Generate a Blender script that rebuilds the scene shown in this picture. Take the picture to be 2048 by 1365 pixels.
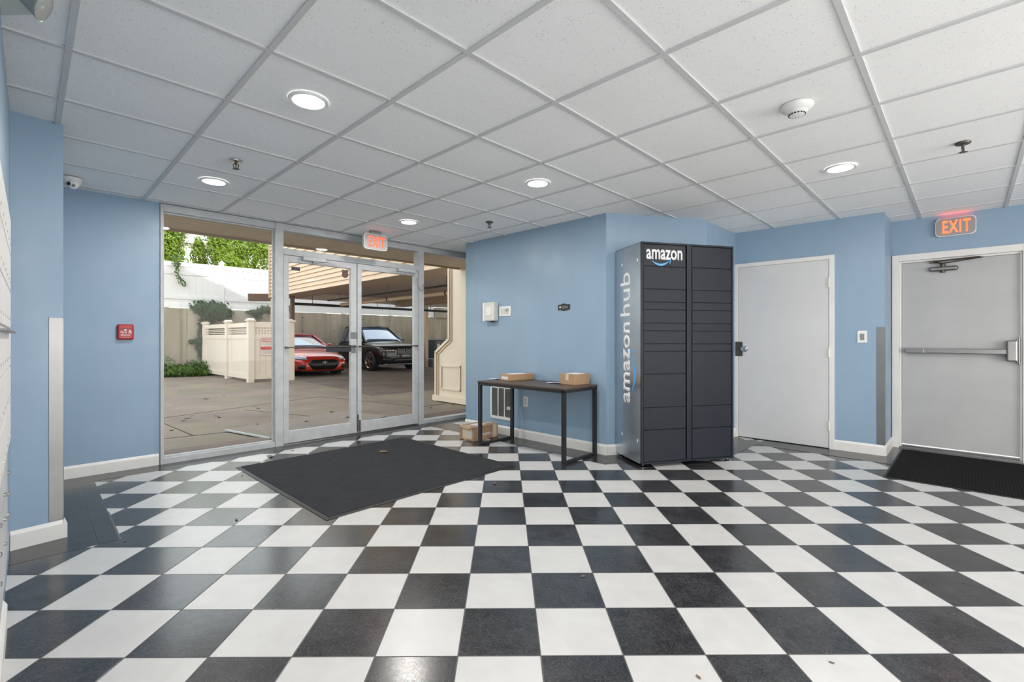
import bpy, math, random
from mathutils import Vector, Matrix
from mathutils.bvhtree import BVHTree
random.seed(7)
PI = math.pi
for o in list(bpy.data.objects):
    bpy.data.objects.remove(o, do_unlink=True)
SC = bpy.context.scene
COL = SC.collection

# ------------------------------------------------------------------ camera
FPX, CX, CY, YAW, EYE, HC = 940.3, 1017.77, 677.23, 0.0075, 1.17, 1.249
CEIL = EYE + HC                       # 2.419 m
cd = bpy.data.cameras.new('camera')
cd.sensor_fit = 'HORIZONTAL'; cd.sensor_width = 36.0
cd.lens = FPX / 2048 * 36
cd.shift_x = (1024 - CX) / 2048
cd.shift_y = (CY - 682.5) / 2048
cd.clip_start = 0.01; cd.clip_end = 300
cam = bpy.data.objects.new('camera', cd); COL.objects.link(cam)
cam.location = (0, 0, EYE); cam.rotation_euler = (PI / 2, 0, -YAW)
SC.camera = cam

# ------------------------------------------------------------------ light + exposure
SC.view_settings.view_transform = 'Standard'
SC.view_settings.look = 'None'
SC.view_settings.gamma = 1.0
SC.view_settings.use_curve_mapping = False
SC.view_settings.exposure = 0.0
LAMP_W = 17.0          # each recessed ceiling lamp
BACK_W = 110.0        # fill light added in the rear wall, behind the camera
SIDE_W = 60.0       # fill light added in the left wall, out of view behind the camera
SUN_W = 6.0
SKY_S = 2.6

def make_world():
    w = bpy.data.worlds.new('sky'); SC.world = w
    w.use_nodes = True
    nt = w.node_tree; nt.nodes.clear()
    out = nt.nodes.new('ShaderNodeOutputWorld'); bg = nt.nodes.new('ShaderNodeBackground')
    tc = nt.nodes.new('ShaderNodeTexCoord'); sp = nt.nodes.new('ShaderNodeSeparateXYZ')
    cr = nt.nodes.new('ShaderNodeValToRGB')
    nt.links.new(tc.outputs['Generated'], sp.inputs[0]); nt.links.new(sp.outputs[2], cr.inputs[0])
    e = cr.color_ramp.elements
    e[0].position = 0.0; e[0].color = (1, .95, .88, 1)
    e[1].position = 1.0; e[1].color = (.62, .72, .90, 1)
    k = cr.color_ramp.elements.new(.30); k.color = (.92, .93, .95, 1)
    nt.links.new(cr.outputs[0], bg.inputs[0]); bg.inputs[1].default_value = SKY_S * 1.15
    nt.links.new(bg.outputs[0], out.inputs[0])
make_world()
sd = bpy.data.lights.new('sun', 'SUN'); sd.energy = SUN_W; sd.angle = math.radians(.6); sd.color = (1, .95, .86)
sun = bpy.data.objects.new('sun', sd); COL.objects.link(sun)
SUNDIR = Vector((.579, -.579, .574)).normalized()        # towards the sun: high, behind the building
sun.rotation_euler = SUNDIR.to_track_quat('Z', 'Y').to_euler()
sun.location = (0, 0, 20)

# ------------------------------------------------------------------ node helpers
def lin(r, g, b):
    f = lambda c: (c / 255 / 12.92) if c / 255 <= .04045 else ((c / 255 + .055) / 1.055) ** 2.4
    return (f(r), f(g), f(b))
class NT:
    def __init__(s, name):
        s.m = bpy.data.materials.new(name); s.m.use_nodes = True
        s.t = s.m.node_tree; s.t.nodes.clear()
        s.out = s.n('ShaderNodeOutputMaterial')
        s.b = s.n('ShaderNodeBsdfPrincipled'); s.l(s.b.outputs[0], s.out.inputs[0])
        s.tc = None
    def n(s, k, **kw):
        x = s.t.nodes.new(k)
        for a, v in kw.items(): setattr(x, a, v)
        return x
    def l(s, a, b): s.t.links.new(a, b)
    def obj(s):
        if not s.tc: s.tc = s.n('ShaderNodeTexCoord')
        return s.tc.outputs['Object']
    def map(s, src, scale=(1, 1, 1), rot=(0, 0, 0), loc=(0, 0, 0)):
        x = s.n('ShaderNodeMapping'); x.inputs['Scale'].default_value = scale
        x.inputs['Rotation'].default_value = rot; x.inputs['Location'].default_value = loc
        s.l(src, x.inputs['Vector']); return x.outputs[0]
    def math(s, op, a, b=None, c=None, clamp=False):
        x = s.n('ShaderNodeMath', operation=op); x.use_clamp = clamp
        for i, v in enumerate((a, b, c)):
            if v is None: continue
            if hasattr(v, 'links'): s.l(v, x.inputs[i])
            else: x.inputs[i].default_value = v
        return x.outputs[0]
    def noise(s, vec, scale, detail=3, rough=.5, dist=0):
        x = s.n('ShaderNodeTexNoise'); x.inputs['Scale'].default_value = scale
        x.inputs['Detail'].default_value = detail; x.inputs['Roughness'].default_value = rough
        x.inputs['Distortion'].default_value = dist
        if vec is not None: s.l(vec, x.inputs['Vector'])
        return x.outputs['Fac']
    def ramp(s, fac, stops):
        x = s.n('ShaderNodeValToRGB'); s.l(fac, x.inputs[0]); e = x.color_ramp.elements
        while len(e) < len(stops): e.new(.5)
        for i, (p, c) in enumerate(stops):
            e[i].position = p; e[i].color = (*c, 1) if len(c) == 3 else c
        return x.outputs[0]
    def mix(s, f, a, b):
        x = s.n('ShaderNodeMix', data_type='RGBA')
        for i, v in ((0, f), (6, a), (7, b)):
            if hasattr(v, 'links'): s.l(v, x.inputs[i])
            elif i == 0: x.inputs[0].default_value = v
            else: x.inputs[i].default_value = (*v, 1)
        return x.outputs[2]
    def color(s, c):
        if hasattr(c, 'links'): s.l(c, s.b.inputs['Base Color'])
        else: s.b.inputs['Base Color'].default_value = (*c, 1)
    def set(s, **kw):
        for a, v in kw.items():
            i = s.b.inputs[a.replace('_', ' ')]
            if hasattr(v, 'links'): s.l(v, i)
            else: i.default_value = v
    def bump(s, h, strength, dist=.01):
        x = s.n('ShaderNodeBump'); x.inputs['Strength'].default_value = strength
        x.inputs['Distance'].default_value = dist; s.l(h, x.inputs['Height'])
        s.l(x.outputs[0], s.b.inputs['Normal'])
MATS = {}
def mat(name, rgb, rough=.5, metal=0, spec=.5, var=.06, vscale=6, bump=0, bscale=60, coat=0, emis=None, es=0, trans=0):
    """a plain procedural surface: base colour broken up by noise, optional fine bump"""
    if name in MATS: return MATS[name]
    n = NT(name); c = lin(*rgb)
    f = n.noise(n.obj(), vscale, 4, .6)
    d = [max(0, x * (1 - var)) for x in c]; u = [min(1, x * (1 + var)) for x in c]
    n.color(n.ramp(f, [(.3, d), (.7, u)]))
    n.set(Roughness=rough, Metallic=metal)
    n.b.inputs['Specular IOR Level'].default_value = spec
    if coat: n.b.inputs['Coat Weight'].default_value = coat; n.b.inputs['Coat Roughness'].default_value = .06
    if bump: n.bump(n.noise(n.obj(), bscale, 3, .6), bump, .003)
    if emis: n.b.inputs['Emission Color'].default_value = (*emis, 1); n.b.inputs['Emission Strength'].default_value = es
    MATS[name] = n.m
    return n.m

# ------------------------------------------------------------------ mesh builder
class MB:
    def __init__(s): s.v = []; s.f = []; s.M = Matrix.Identity(4)
    def add(s, vs, fs):
        k = len(s.v); s.v += [tuple(s.M @ Vector(p)) for p in vs]; s.f += [tuple(i + k for i in q) for q in fs]
        return s
    def box(s, x0, x1, y0, y1, z0, z1):
        return s.add([(x0, y0, z0), (x1, y0, z0), (x1, y1, z0), (x0, y1, z0), (x0, y0, z1), (x1, y0, z1), (x1, y1, z1), (x0, y1, z1)],
                     [(0, 3, 2, 1), (4, 5, 6, 7), (0, 1, 5, 4), (1, 2, 6, 5), (2, 3, 7, 6), (3, 0, 4, 7)])
    def prism(s, poly, a, b, axis='z'):
        n = len(poly)
        area = sum(poly[i][0] * poly[(i + 1) % n][1] - poly[(i + 1) % n][0] * poly[i][1] for i in range(n))
        if area < 0: poly = poly[::-1]
        if axis == 'z': p = [(x, y, a) for x, y in poly] + [(x, y, b) for x, y in poly]; flip = False
        elif axis == 'y': p = [(x, a, z) for x, z in poly] + [(x, b, z) for x, z in poly]; flip = True
        else: p = [(a, y, z) for y, z in poly] + [(b, y, z) for y, z in poly]; flip = False
        f = [tuple(range(n))[::-1], tuple(range(n, 2 * n))] + [(i, (i + 1) % n, n + (i + 1) % n, n + i) for i in range(n)]
        if flip: f = [q[::-1] for q in f]
        return s.add(p, f)
    def lathe(s, prof, n=24, axis='z', c=(0, 0, 0), cap=True):
        """prof: list of (radius, height) bottom to top"""
        vs = []; fs = []
        for r, z in prof:
            for i in range(n):
                a = 2 * PI * i / n; x, y = r * math.cos(a), r * math.sin(a)
                p = (x, y, z) if axis == 'z' else ((x, -z, y) if axis == 'y' else (z, x, y))
                vs.append((p[0] + c[0], p[1] + c[1], p[2] + c[2]))
        m = len(prof)
        for j in range(m - 1):
            for i in range(n):
                fs.append((j * n + i, j * n + (i + 1) % n, (j + 1) * n + (i + 1) % n, (j + 1) * n + i))
        if cap: fs.append(tuple(range(n))[::-1]); fs.append(tuple(range((m - 1) * n, m * n)))
        return s.add(vs, fs)
    def tube(s, pts, r, n=8, close=True):
        pts = [Vector(p) for p in pts]; rs = r if isinstance(r, (list, tuple)) else [r] * len(pts)
        vs = []; fs = []; up = Vector((0, 0, 1)); prev = None
        for i, p in enumerate(pts):
            t = (pts[min(i + 1, len(pts) - 1)] - pts[max(i - 1, 0)]).normalized()
            if prev is None:
                a = t.cross(up)
                if a.length < 1e-3: a = t.cross(Vector((1, 0, 0)))
            else:
                a = prev - t * prev.dot(t)
            a.normalize(); prev = a; b = t.cross(a)
            for k in range(n):
                an = 2 * PI * k / n; vs.append(tuple(p + (a * math.cos(an) + b * math.sin(an)) * rs[i]))
        for j in range(len(pts) - 1):
            for k in range(n):
                fs.append((j * n + k, j * n + (k + 1) % n, (j + 1) * n + (k + 1) % n, (j + 1) * n + k))
        if close: fs.append(tuple(range(n))[::-1]); fs.append(tuple(range((len(pts) - 1) * n, len(pts) * n)))
        return s.add(vs, fs)
    def ball(s, c, r, n=12, m=8, sc=(1, 1, 1)):
        pr = [(max(1e-4, r * math.sin(PI * j / m)), -r * math.cos(PI * j / m)) for j in range(m + 1)]
        k = len(s.v); s.lathe(pr, n)
        for i in range(k, len(s.v)):
            x, y, z = (s.M.inverted() @ Vector(s.v[i])) if s.M != Matrix.Identity(4) else s.v[i]
            s.v[i] = tuple(s.M @ Vector((x * sc[0] + c[0], y * sc[1] + c[1], z * sc[2] + c[2])))
        return s
    def build(s, name, m, parent=None, smooth=False, bevel=0, seg=2, subsurf=0):
        me = bpy.data.meshes.new(name); me.from_pydata(s.v, [], s.f); me.update()
        if m: me.materials.append(m)
        o = bpy.data.objects.new(name, me); COL.objects.link(o)
        if parent: o.parent = parent
        if smooth:
            for p in me.polygons: p.use_smooth = True
            me.set_sharp_from_angle(angle=math.radians(40)) if subsurf == 0 else None
        if subsurf:
            d = o.modifiers.new('sub', 'SUBSURF'); d.levels = d.render_levels = subsurf
        if bevel:
            d = o.modifiers.new('bev', 'BEVEL'); d.width = bevel; d.segments = seg; d.limit_method = 'ANGLE'; d.harden_normals = False
        return o
def tag(o, label=None, cat=None, group=None, kind=None):
    if label: o['label'] = label
    if cat: o['category'] = cat
    if group: o['group'] = group
    if kind: o['kind'] = kind
    return o
def empty(name, loc=(0, 0, 0), rz=0, label=None, cat=None, group=None, kind=None):
    o = bpy.data.objects.new(name, None); COL.objects.link(o)
    o.empty_display_size = .05
    o.location = loc; o.rotation_euler = (0, 0, rz)
    return tag(o, label, cat, group, kind)
def copy_tree(o, parent=None):
    c = o.copy(); COL.objects.link(c); c.parent = parent
    for ch in [x for x in bpy.data.objects if x.parent == o]: copy_tree(ch, c)
    return c
def text(name, s, w, hgt, m, parent, x=0, y=0, z=0, bold=0, depth=.001, rot=None, spacing=1.0):
    """lettering in the xz plane facing -y, scaled to w x hgt, lower left corner at x, z"""
    cu = bpy.data.curves.new(name, 'FONT'); cu.body = s; cu.size = 1; cu.offset = bold; cu.space_character = spacing
    cu.space_line = .85; cu.resolution_u = 3
    t = bpy.data.objects.new(name, cu); COL.objects.link(t)
    bpy.context.view_layer.update()
    me = bpy.data.meshes.new_from_object(t.evaluated_get(bpy.context.evaluated_depsgraph_get()))
    bpy.data.objects.remove(t, do_unlink=True); bpy.data.curves.remove(cu)
    xs = [v.co.x for v in me.vertices]; ys = [v.co.y for v in me.vertices]
    x0, x1, y0, y1 = min(xs), max(xs), min(ys), max(ys)
    for v in me.vertices:
        u = (v.co.x - x0) / (x1 - x0) * w; q = (v.co.y - y0) / (y1 - y0) * hgt
        if rot == 'up': v.co = (x - q, y, z + u)
        else: v.co = (x + u, y, z + q)
    me.materials.clear(); me.materials.append(m)
    o = bpy.data.objects.new(name, me); COL.objects.link(o); o.parent = parent
    d = o.modifiers.new('solid', 'SOLIDIFY'); d.thickness = depth; d.offset = 0
    return o

# ------------------------------------------------------------------ places: pixel ray -> real plane
def ray(px, py):
    u = (px - CX) / FPX; v = -(py - CY) / FPX; c, s = math.cos(YAW), math.sin(YAW)
    return Vector((u * c + s, -u * s + c, v))
def on_z(px, py, z):
    r = ray(px, py); return r * ((z - EYE) / r.z) + Vector((0, 0, EYE))
def at_y(px, py, Y):
    r = ray(px, py); return r * (Y / r.y) + Vector((0, 0, EYE))
def SD(s, d): return ((s - d) / 2, (s + d) / 2)
# wall corners, plan view
A0, A1 = (-.523, 6.22), (1.01, 4.70)         # partition behind the table
B1 = (2.076, 4.935); C1 = (2.75, 5.60); D1 = (3.765, 4.64); E1 = (4.17, 5.05)
G1 = (6.97, 2.25); F0 = (-3.75, 3.83); F1 = (-3.2, 4.38)
L0 = (-2.73, 2.61); PIL = (-2.60, 2.785)
TH = .12

# ------------------------------------------------------------------ materials
def m_wall(name, rgb, bs=.05):
    n = NT(name); c = lin(*rgb)
    f = n.noise(n.map(n.obj(), (1, 1, .35)), 3.0, 5, .6)
    n.color(n.ramp(f, [(.3, [x * .96 for x in c]), (.7, [min(1, x * 1.04) for x in c])]))
    n.set(Roughness=n.ramp(n.noise(n.obj(), 4, 3), [(.35, (.30,) * 3), (.65, (.44,) * 3)]))
    n.bump(n.noise(n.obj(), 160, 2, .7), bs, .002)
    return n.m
M_BLUE = m_wall('blue_wall_paint', (139, 163, 184), .25)
M_BEIGE = m_wall('cream_exterior_paint', (226, 208, 186), .05)
M_TRIM = mat('white_trim_paint', (224, 222, 218), .35, var=.03, bump=.05)
M_DOOR = mat('light_grey_door_paint', (206, 206, 206), .40, var=.025, vscale=2, bump=.08, bscale=30)
M_DOOR2 = mat('grey_fire_door_paint', (176, 176, 176), .45, var=.05, vscale=3, bump=.1, bscale=25)
M_ALU = mat('worn_white_aluminium', (184, 186, 187), .42, var=.10, vscale=9, bump=.06)
M_STEEL = mat('brushed_steel', (138, 138, 138), .38, 1, var=.08, vscale=3, bump=.05)
M_CHROME = mat('polished_chrome', (205, 205, 205), .12, 1, var=.02)
M_DARKMET = mat('dark_bronze_metal', (92, 88, 80), .4, .7, var=.1)
M_BLACKMET = mat('black_powder_coated_steel', (30, 30, 33), .45, 0, var=.1)
M_RUBBER = mat('black_rubber', (34, 34, 36), .55, var=.1)
M_WHITEPL = mat('white_plastic', (225, 225, 222), .4, var=.02)
M_IVORYPL = mat('ivory_plastic', (205, 205, 196), .4, var=.03)
M_GREYPL = mat('grey_plastic', (135, 135, 132), .5, var=.05)
M_DARKPL = mat('dark_plastic', (38, 38, 40), .4, var=.05)
M_CARD = mat('cardboard', (170, 140, 108), .75, var=.10, vscale=14, bump=.12, bscale=90)
M_CARD2 = mat('worn_cardboard', (162, 132, 104), .7, var=.16, vscale=10, bump=.3, bscale=40)
M_PAPER = mat('white_paper_label', (225, 225, 228), .6, var=.03)
M_TAPE = mat('clear_glossy_tape', (205, 186, 160), .15, var=.08)
M_INK = mat('printed_ink', (70, 66, 64), .6, var=.05)
M_RED = mat('red_plastic', (168, 26, 32), .3, var=.06)

def m_glass(name, tint=(.95, .98, .97), refl=.06):
    n = NT(name); t = n.t
    t.nodes.remove(n.b)
    tr = n.n('ShaderNodeBsdfTransparent'); tr.inputs[0].default_value = (*tint, 1)
    gl = n.n('ShaderNodeBsdfGlossy'); gl.inputs['Roughness'].default_value = .02
    fr = n.n('ShaderNodeFresnel'); fr.inputs[0].default_value = 1.16
    nz = n.noise(n.obj(), 2); f2 = n.math('MULTIPLY', fr.outputs[0], n.math('ADD', n.math('MULTIPLY', nz, .1), .95))
    mx = n.n('ShaderNodeMixShader'); n.l(f2, mx.inputs[0]); n.l(tr.outputs[0], mx.inputs[1]); n.l(gl.outputs[0], mx.inputs[2])
    n.l(mx.outputs[0], n.out.inputs[0]); return n.m
M_GLASS = m_glass('clear_window_glass')

S = .3048
def m_floor():
    n = NT('black_and_white_floor_tile')
    sp = n.n('ShaderNodeSeparateXYZ'); n.l(n.obj(), sp.inputs[0])
    gx = n.math('DIVIDE', n.math('SUBTRACT', sp.outputs[0], .1301), S)
    gy = n.math('DIVIDE', n.math('SUBTRACT', sp.outputs[1], 3.255), S)
    ix, iy = n.math('FLOOR', gx), n.math('FLOOR', gy)
    par = n.math('MODULO', n.math('ADD', n.math('ADD', ix, iy), 400.0), 2.0)        # 0 dark, 1 white
    fx, fy = n.math('FRACT', gx), n.math('FRACT', gy)
    ex = n.math('MINIMUM', fx, n.math('SUBTRACT', 1.0, fx)); ey = n.math('MINIMUM', fy, n.math('SUBTRACT', 1.0, fy))
    edge = n.math('MINIMUM', ex, ey)
    tile = n.ramp(edge, [(.006, (0, 0, 0)), (.009, (1, 1, 1))])
    cv = n.n('ShaderNodeCombineXYZ'); n.l(ix, cv.inputs[0]); n.l(iy, cv.inputs[1])
    wn = n.n('ShaderNodeTexWhiteNoise', noise_dimensions='3D'); n.l(cv.outputs[0], wn.inputs['Vector'])
    va = n.n('ShaderNodeVectorMath', operation='SCALE'); n.l(wn.outputs['Color'], va.inputs[0]); va.inputs['Scale'].default_value = 40
    vb = n.n('ShaderNodeVectorMath', operation='ADD'); n.l(va.outputs[0], vb.inputs[0]); n.l(n.obj(), vb.inputs[1])
    p = vb.outputs[0]
    big = n.noise(p, 7, 4, .6, .6)
    ve = n.noise(p, 34, 5, .65, 1.6)
    vein = n.math('ABSOLUTE', n.math('SUBTRACT', ve, .5))
    veinm = n.ramp(vein, [(.0, (1, 1, 1)), (.035, (0, 0, 0))])
    dark = n.mix(n.math('MULTIPLY', veinm, .55), n.ramp(big, [(.3, (.008, .008, .009)), (.7, (.036, .036, .038))]), (.095, .096, .10))
    tint = n.math('ADD', n.math('MULTIPLY', wn.outputs['Value'], .05), .0)
    white = n.ramp(big, [(.25, (.48, .475, .465)), (.75, (.55, .545, .535))])
    c = n.mix(par, dark, white)
    n.color(n.mix(tile, (.055, .055, .052), c))
    rg = n.math('ADD', n.math('MULTIPLY', n.noise(p, 22, 4, .6), .06), n.math('ADD', n.math('MULTIPLY', par, .11), .18))
    n.set(Roughness=n.mix(tile, (.6, .6, .6), rg))
    n.b.inputs['Specular IOR Level'].default_value = .7
    hgt = n.math('ADD', n.math('MULTIPLY', tile, .6), n.math('ADD', n.math('MULTIPLY', n.noise(p, 14, 3, .6, .5), .14), n.math('MULTIPLY', ve, .12)))
    n.bump(hgt, .38, .004)
    return n.m
def m_border():
    n = NT('charcoal_border_tile')
    q = n.map(n.obj(), (1 / S,) * 3, (0, 0, math.radians(45)), (.30, .13, 0))
    sp = n.n('ShaderNodeSeparateXYZ'); n.l(q, sp.inputs[0])
    fx, fy = n.math('FRACT', n.math('ADD', sp.outputs[0], 200)), n.math('FRACT', n.math('ADD', sp.outputs[1], 200))
    edge = n.math('MINIMUM', n.math('MINIMUM', fx, n.math('SUBTRACT', 1.0, fx)), n.math('MINIMUM', fy, n.math('SUBTRACT', 1.0, fy)))
    tile = n.ramp(edge, [(.006, (0, 0, 0)), (.010, (1, 1, 1))])
    big = n.noise(n.obj(), 8, 4, .6, .6); ve = n.noise(n.obj(), 34, 5, .65, 1.6)
    veinm = n.ramp(n.math('ABSOLUTE', n.math('SUBTRACT', ve, .5)), [(0, (1, 1, 1)), (.035, (0, 0, 0))])
    c = n.mix(n.math('MULTIPLY', veinm, .5), n.ramp(big, [(.3, (.010, .010, .011)), (.7, (.032, .032, .033))]), (.10, .10, .105))
    n.color(n.mix(tile, (.012, .012, .012), c))
    n.set(Roughness=n.math('ADD', n.math('MULTIPLY', big, .08), .17))
    n.bump(n.math('ADD', n.math('MULTIPLY', tile, .6), n.math('MULTIPLY', ve, .15)), .35, .004)
    return n.m
def m_ceiltile():
    n = NT('pinhole_acoustic_tile')
    f = n.noise(n.obj(), 1.5, 3)
    v = n.n('ShaderNodeTexVoronoi'); v.inputs['Scale'].default_value = 95; n.l(n.obj(), v.inputs['Vector'])
    size = n.math('MULTIPLY', n.noise(n.obj(), 30, 2), .42)
    hole = n.math('LESS_THAN', v.outputs['Distance'], n.math('SUBTRACT', size, .06))
    keep = n.math('GREATER_THAN', n.noise(n.obj(), 12, 3), .40)
    hole = n.math('MULTIPLY', hole, keep)
    base = n.ramp(f, [(.3, (.87, .87, .865)), (.7, (.91, .91, .905))])
    n.color(n.mix(n.math('MULTIPLY', hole, .62), base, (.30, .30, .30)))
    n.set(Roughness=.9)
    n.bump(n.noise(n.obj(), 220, 2), .12, .002)
    return n.m

# ------------------------------------------------------------------ floor, ceiling, walls
fl = MB()
P4 = [SD(-.4, -4.95), SD(9.4, -4.95), SD(9.4, 7.70), SD(-.4, 7.70)]
fl.prism(P4, -.12, 0)
floor = tag(fl.build('floor', m_floor()), 'glossy checkerboard floor of black and white marbled tiles', kind='structure')
def flat(name, poly, z0, z1, m, parent=None):
    b = MB(); b.prism([tuple(p) for p in poly], z0, z1); return b.build(name, m, parent)
MBD = m_border()
bd = MB()
ZB = .0008
for r in ([SD(-.14, 4.99), SD(.51, 4.99), SD(.51, 7.24), SD(-.14, 7.24)],
          [SD(-.14, 7.24), SD(8, 7.24), SD(8, 7.60), SD(-.14, 7.60)],
          [SD(5.27, 3.42), SD(5.75, 3.42), SD(5.75, 7.24), SD(5.27, 7.24)],
          [(.918, 4.352), (2.244, 4.644), (2.076, 4.95), (1.0, 4.72)],
          [(2.244, 4.644), SD(7.9, 2.40), (2.76, 5.62), (2.076, 4.95)],
          [SD(7.9, .42), SD(8.45, .42), SD(8.45, 2.40), SD(7.9, 2.40)],
          [SD(8.35, .42), SD(9.25, .42), SD(9.25, .9), SD(8.35, .9)],
          [SD(8.77, -3), SD(9.25, -3), SD(9.25, .42), SD(8.77, .42)]):
    k = len(bd.v) // 4; bd.add([(x, y, ZB + .0003 * k) for x, y in r], [(0, 1, 2, 3)])
bd.build('border_tiles', MBD, floor)
cl = MB(); cl.prism(P4, CEIL + .008, CEIL + .06)
ceil = tag(cl.build('ceiling', m_ceiltile()), 'suspended ceiling of square white acoustic tiles', kind='structure')
TB = mat('white_ceiling_grid_metal', (204, 204, 204), .5, var=.03)
gb = MB()
th = .7801; Av = Vector((-math.cos(th), math.sin(th))); Bv = Vector((math.sin(th), math.cos(th))); G0 = Vector((-.165, 2.0574))
def inside(p, e=.0):
    s, d = p.x + p.y, p.y - p.x
    return -.14 - e <= s <= 9.25 + e and -4.9 - e <= d <= 7.60 + e
def bars(base, step, run):
    for k in range(-16, 22):
        o = base + step * (.6096 * k); ts = [t * .02 for t in range(-700, 700) if inside(o + run * (t * .02))]
        if not ts: continue
        a, b = o + run * ts[0], o + run * ts[-1]; nrm = Vector((-run.y, run.x)) * .012
        yield a, b, nrm
for i, (st, rn) in enumerate(((Av, Bv), (Bv, Av))):
    for a, b, nrm in bars(G0, st, rn):
        zz = CEIL - .0004 * i
        p = [a + nrm, b + nrm, b - nrm, a - nrm]
        gb.prism([(q.x, q.y) for q in p], zz, CEIL + .009)
gb.build('ceiling_grid', TB, ceil)

def wall(name, a, b, z0=0, z1=CEIL + .01, t=TH, e0=0, e1=0, m=None, base=True, openings=(), label=None):
    """wall slab from a to b (seen from the room left to right), body behind the face; openings [(x0,x1,z0,z1)]"""
    a, b = Vector(a), Vector(b); L = (b - a).length; ang = math.atan2(b.y - a.y, b.x - a.x)
    w = MB(); xs = sorted({-e0, L + e1, *[x for o in openings for x in o[:2]]})
    for x0, x1 in zip(xs, xs[1:]):
        op = [o for o in openings if o[0] <= x0 + 1e-6 and o[1] >= x1 - 1e-6]
        if not op: w.box(x0, x1, 0, t, z0, z1)
        else:
            if op[0][2] > z0 + .001: w.box(x0, x1, 0, t, z0, op[0][2])
            if op[0][3] < z1 - .001: w.box(x0, x1, 0, t, op[0][3], z1)
    o = w.build(name, m or M_BLUE); o.location = (a.x, a.y, 0); o.rotation_euler = (0, 0, ang)
    tag(o, label, kind='structure')
    return o
def baseboard(name, a, b, x0=0, x1=None, h=.105, t=.016, label=None):
    a, b = Vector(a), Vector(b); L = (b - a).length if x1 is None else x1
    w = MB(); w.prism([(-.0, 0), (-t, 0), (-t, h - .02), (-t * .55, h - .006), (-.004, h), (0, h)], x0, L, 'x')
    o = w.build(name, M_TRIM); o.location = (a.x, a.y, 0); o.rotation_euler = (0, 0, math.atan2(b.y - a.y, b.x - a.x))
    return tag(o, label, kind='structure')
wall('wall_front', F0, F1, e0=.1, label='blue wall to the left of the storefront glass')
wall('wall_partition', A0, A1, e1=-.0, label='blue wall behind the console table')
wall('wall_partition_end', (.396, 7.139), A0, t=.05, label='end face of the blue table wall')
wall('wall_vestibule', (-.02, 7.56), (.396, 7.139), label='short wall behind the table wall')
wall('wall_locker', A1, B1, e1=.05, t=.10, label='short blue wall behind the parcel locker')
wall('wall_angle', B1, C1, e1=.02, label='blue wall between the locker and the white door')
DL = (Vector(D1) - Vector(C1)).length
wall('wall_door', C1, D1, e0=.02, e1=0, openings=[(.0, .975, 0, 2.045)], label='blue wall around the plain white door')
wall('wall_return', D1, E1, e1=.1, label='narrow blue return wall beside the fire door')
wall('wall_right', E1, G1, e0=.05, openings=[(.015, 1.02, 0, 2.05)], label='blue wall around the grey fire door')
wall('wall_rear', (6.97, 2.25), (2.4, -2.52), e0=.1, e1=.1, openings=[(1.6, 5.0, .5, 2.15)], label='rear wall with a wide opening added for a fill light')
wall('wall_left', (2.4, -2.52), L0, e0=.1, openings=[(.35, 2.95, .25, 1.95)], label='blue wall that carries the mailboxes')
wall('wall_pillar', L0, PIL, t=.03, label='narrow blue pillar face with a steel corner guard')
wall('wall_recess', PIL, (-3.78, 3.81), t=.06, label='blue wall of the recess behind the pillar')
baseboard('baseboard_front', F0, F1, x1=(Vector(F1) - Vector(F0)).length - .01)
baseboard('baseboard_partition', A0, A1, x1=2.175)
baseboard('baseboard_partition_end', (.396, 7.139), A0)
baseboard('baseboard_locker', A1, B1, x0=-.005)
baseboard('baseboard_angle', B1, C1)
baseboard('baseboard_door', C1, D1, x0=.985, x1=DL + .016)
baseboard('baseboard_return', D1, E1, x0=-.016)
baseboard('baseboard_right', E1, G1, x0=1.03)
baseboard('baseboard_left', (2.4, -2.52), L0, x1=6.28)
baseboard('baseboard_pillar', L0, PIL, x1=.225)
baseboard('baseboard_recess', PIL, (-3.78, 3.81), x0=-.016)

# floor transition strip by the recess
st = MB(); st.M = Matrix.Translation((*SD(.51, 5.0), 0)) @ Matrix.Rotation(math.radians(135), 4, 'Z')
st.prism([(-.007, .0005), (.007, .0005), (.004, .004), (-.004, .004)], 0, .60, 'x')
tag(st.build('trim_1', M_STEEL), 'thin metal floor strip edging the charcoal recess tiles', kind='structure')

def guard(name, a, b, px, z0, z1, w=.05, both=None, label=None):
    o = MB(); o.box(-w, .0015, -.0035, -.0005, z0, z1); o.box(-.002, .0022, -.0035, both or w, z0, z1)
    r = o.build(name, M_STEEL, bevel=.0008); r.location = (*b, 0)
    r.rotation_euler = (0, 0, math.atan2(b[1] - a[1], b[0] - a[0]))
    return tag(r, label, 'corner guard')
guard('corner_guard', L0, PIL, 0, .107, 1.29, .062, label='tall brushed steel corner guard on the pillar left of the fire alarm')
guard('corner_guard', C1, D1, 0, .107, 1.285, .062, label='brushed steel corner guard on the wall edge beside the fire door')

# ------------------------------------------------------------------ storefront (front wall local frame, origin F1)
def frame_at(a, b):
    return (a[0], a[1], 0), math.atan2(b[1] - a[1], b[0] - a[0])
FR = SD(1.18 + 3.95 * math.sqrt(2), 7.58)
loc, rz = frame_at(F1, FR)
def local(name, o, r, **k): return empty(name, o, r, **k)
w1 = local('window_1', loc, rz, kind='structure', label='tall fixed glass panel left of the entrance doors')
b = MB(); b.box(0, .022, -.02, .09, 0, CEIL); b.box(1.004, 1.088, -.03, .09, 0, CEIL); b.box(.022, 1.004, -.02, .09, 0, .055); b.box(.022, 1.004, -.02, .09, 2.352, CEIL)
b.box(.022, .034, .02, .05, .055, 2.352); b.box(.99, 1.004, .02, .05, .055, 2.352); b.box(.034, .99, .02, .05, .055, .07); b.box(.034, .99, .02, .05, 2.338, 2.352)
b.build('window_frame', M_ALU, w1, bevel=.002)
b = MB(); b.box(.03, .996, .032, .038, .062, 2.345); b.build('pane', M_GLASS, w1)
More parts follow.
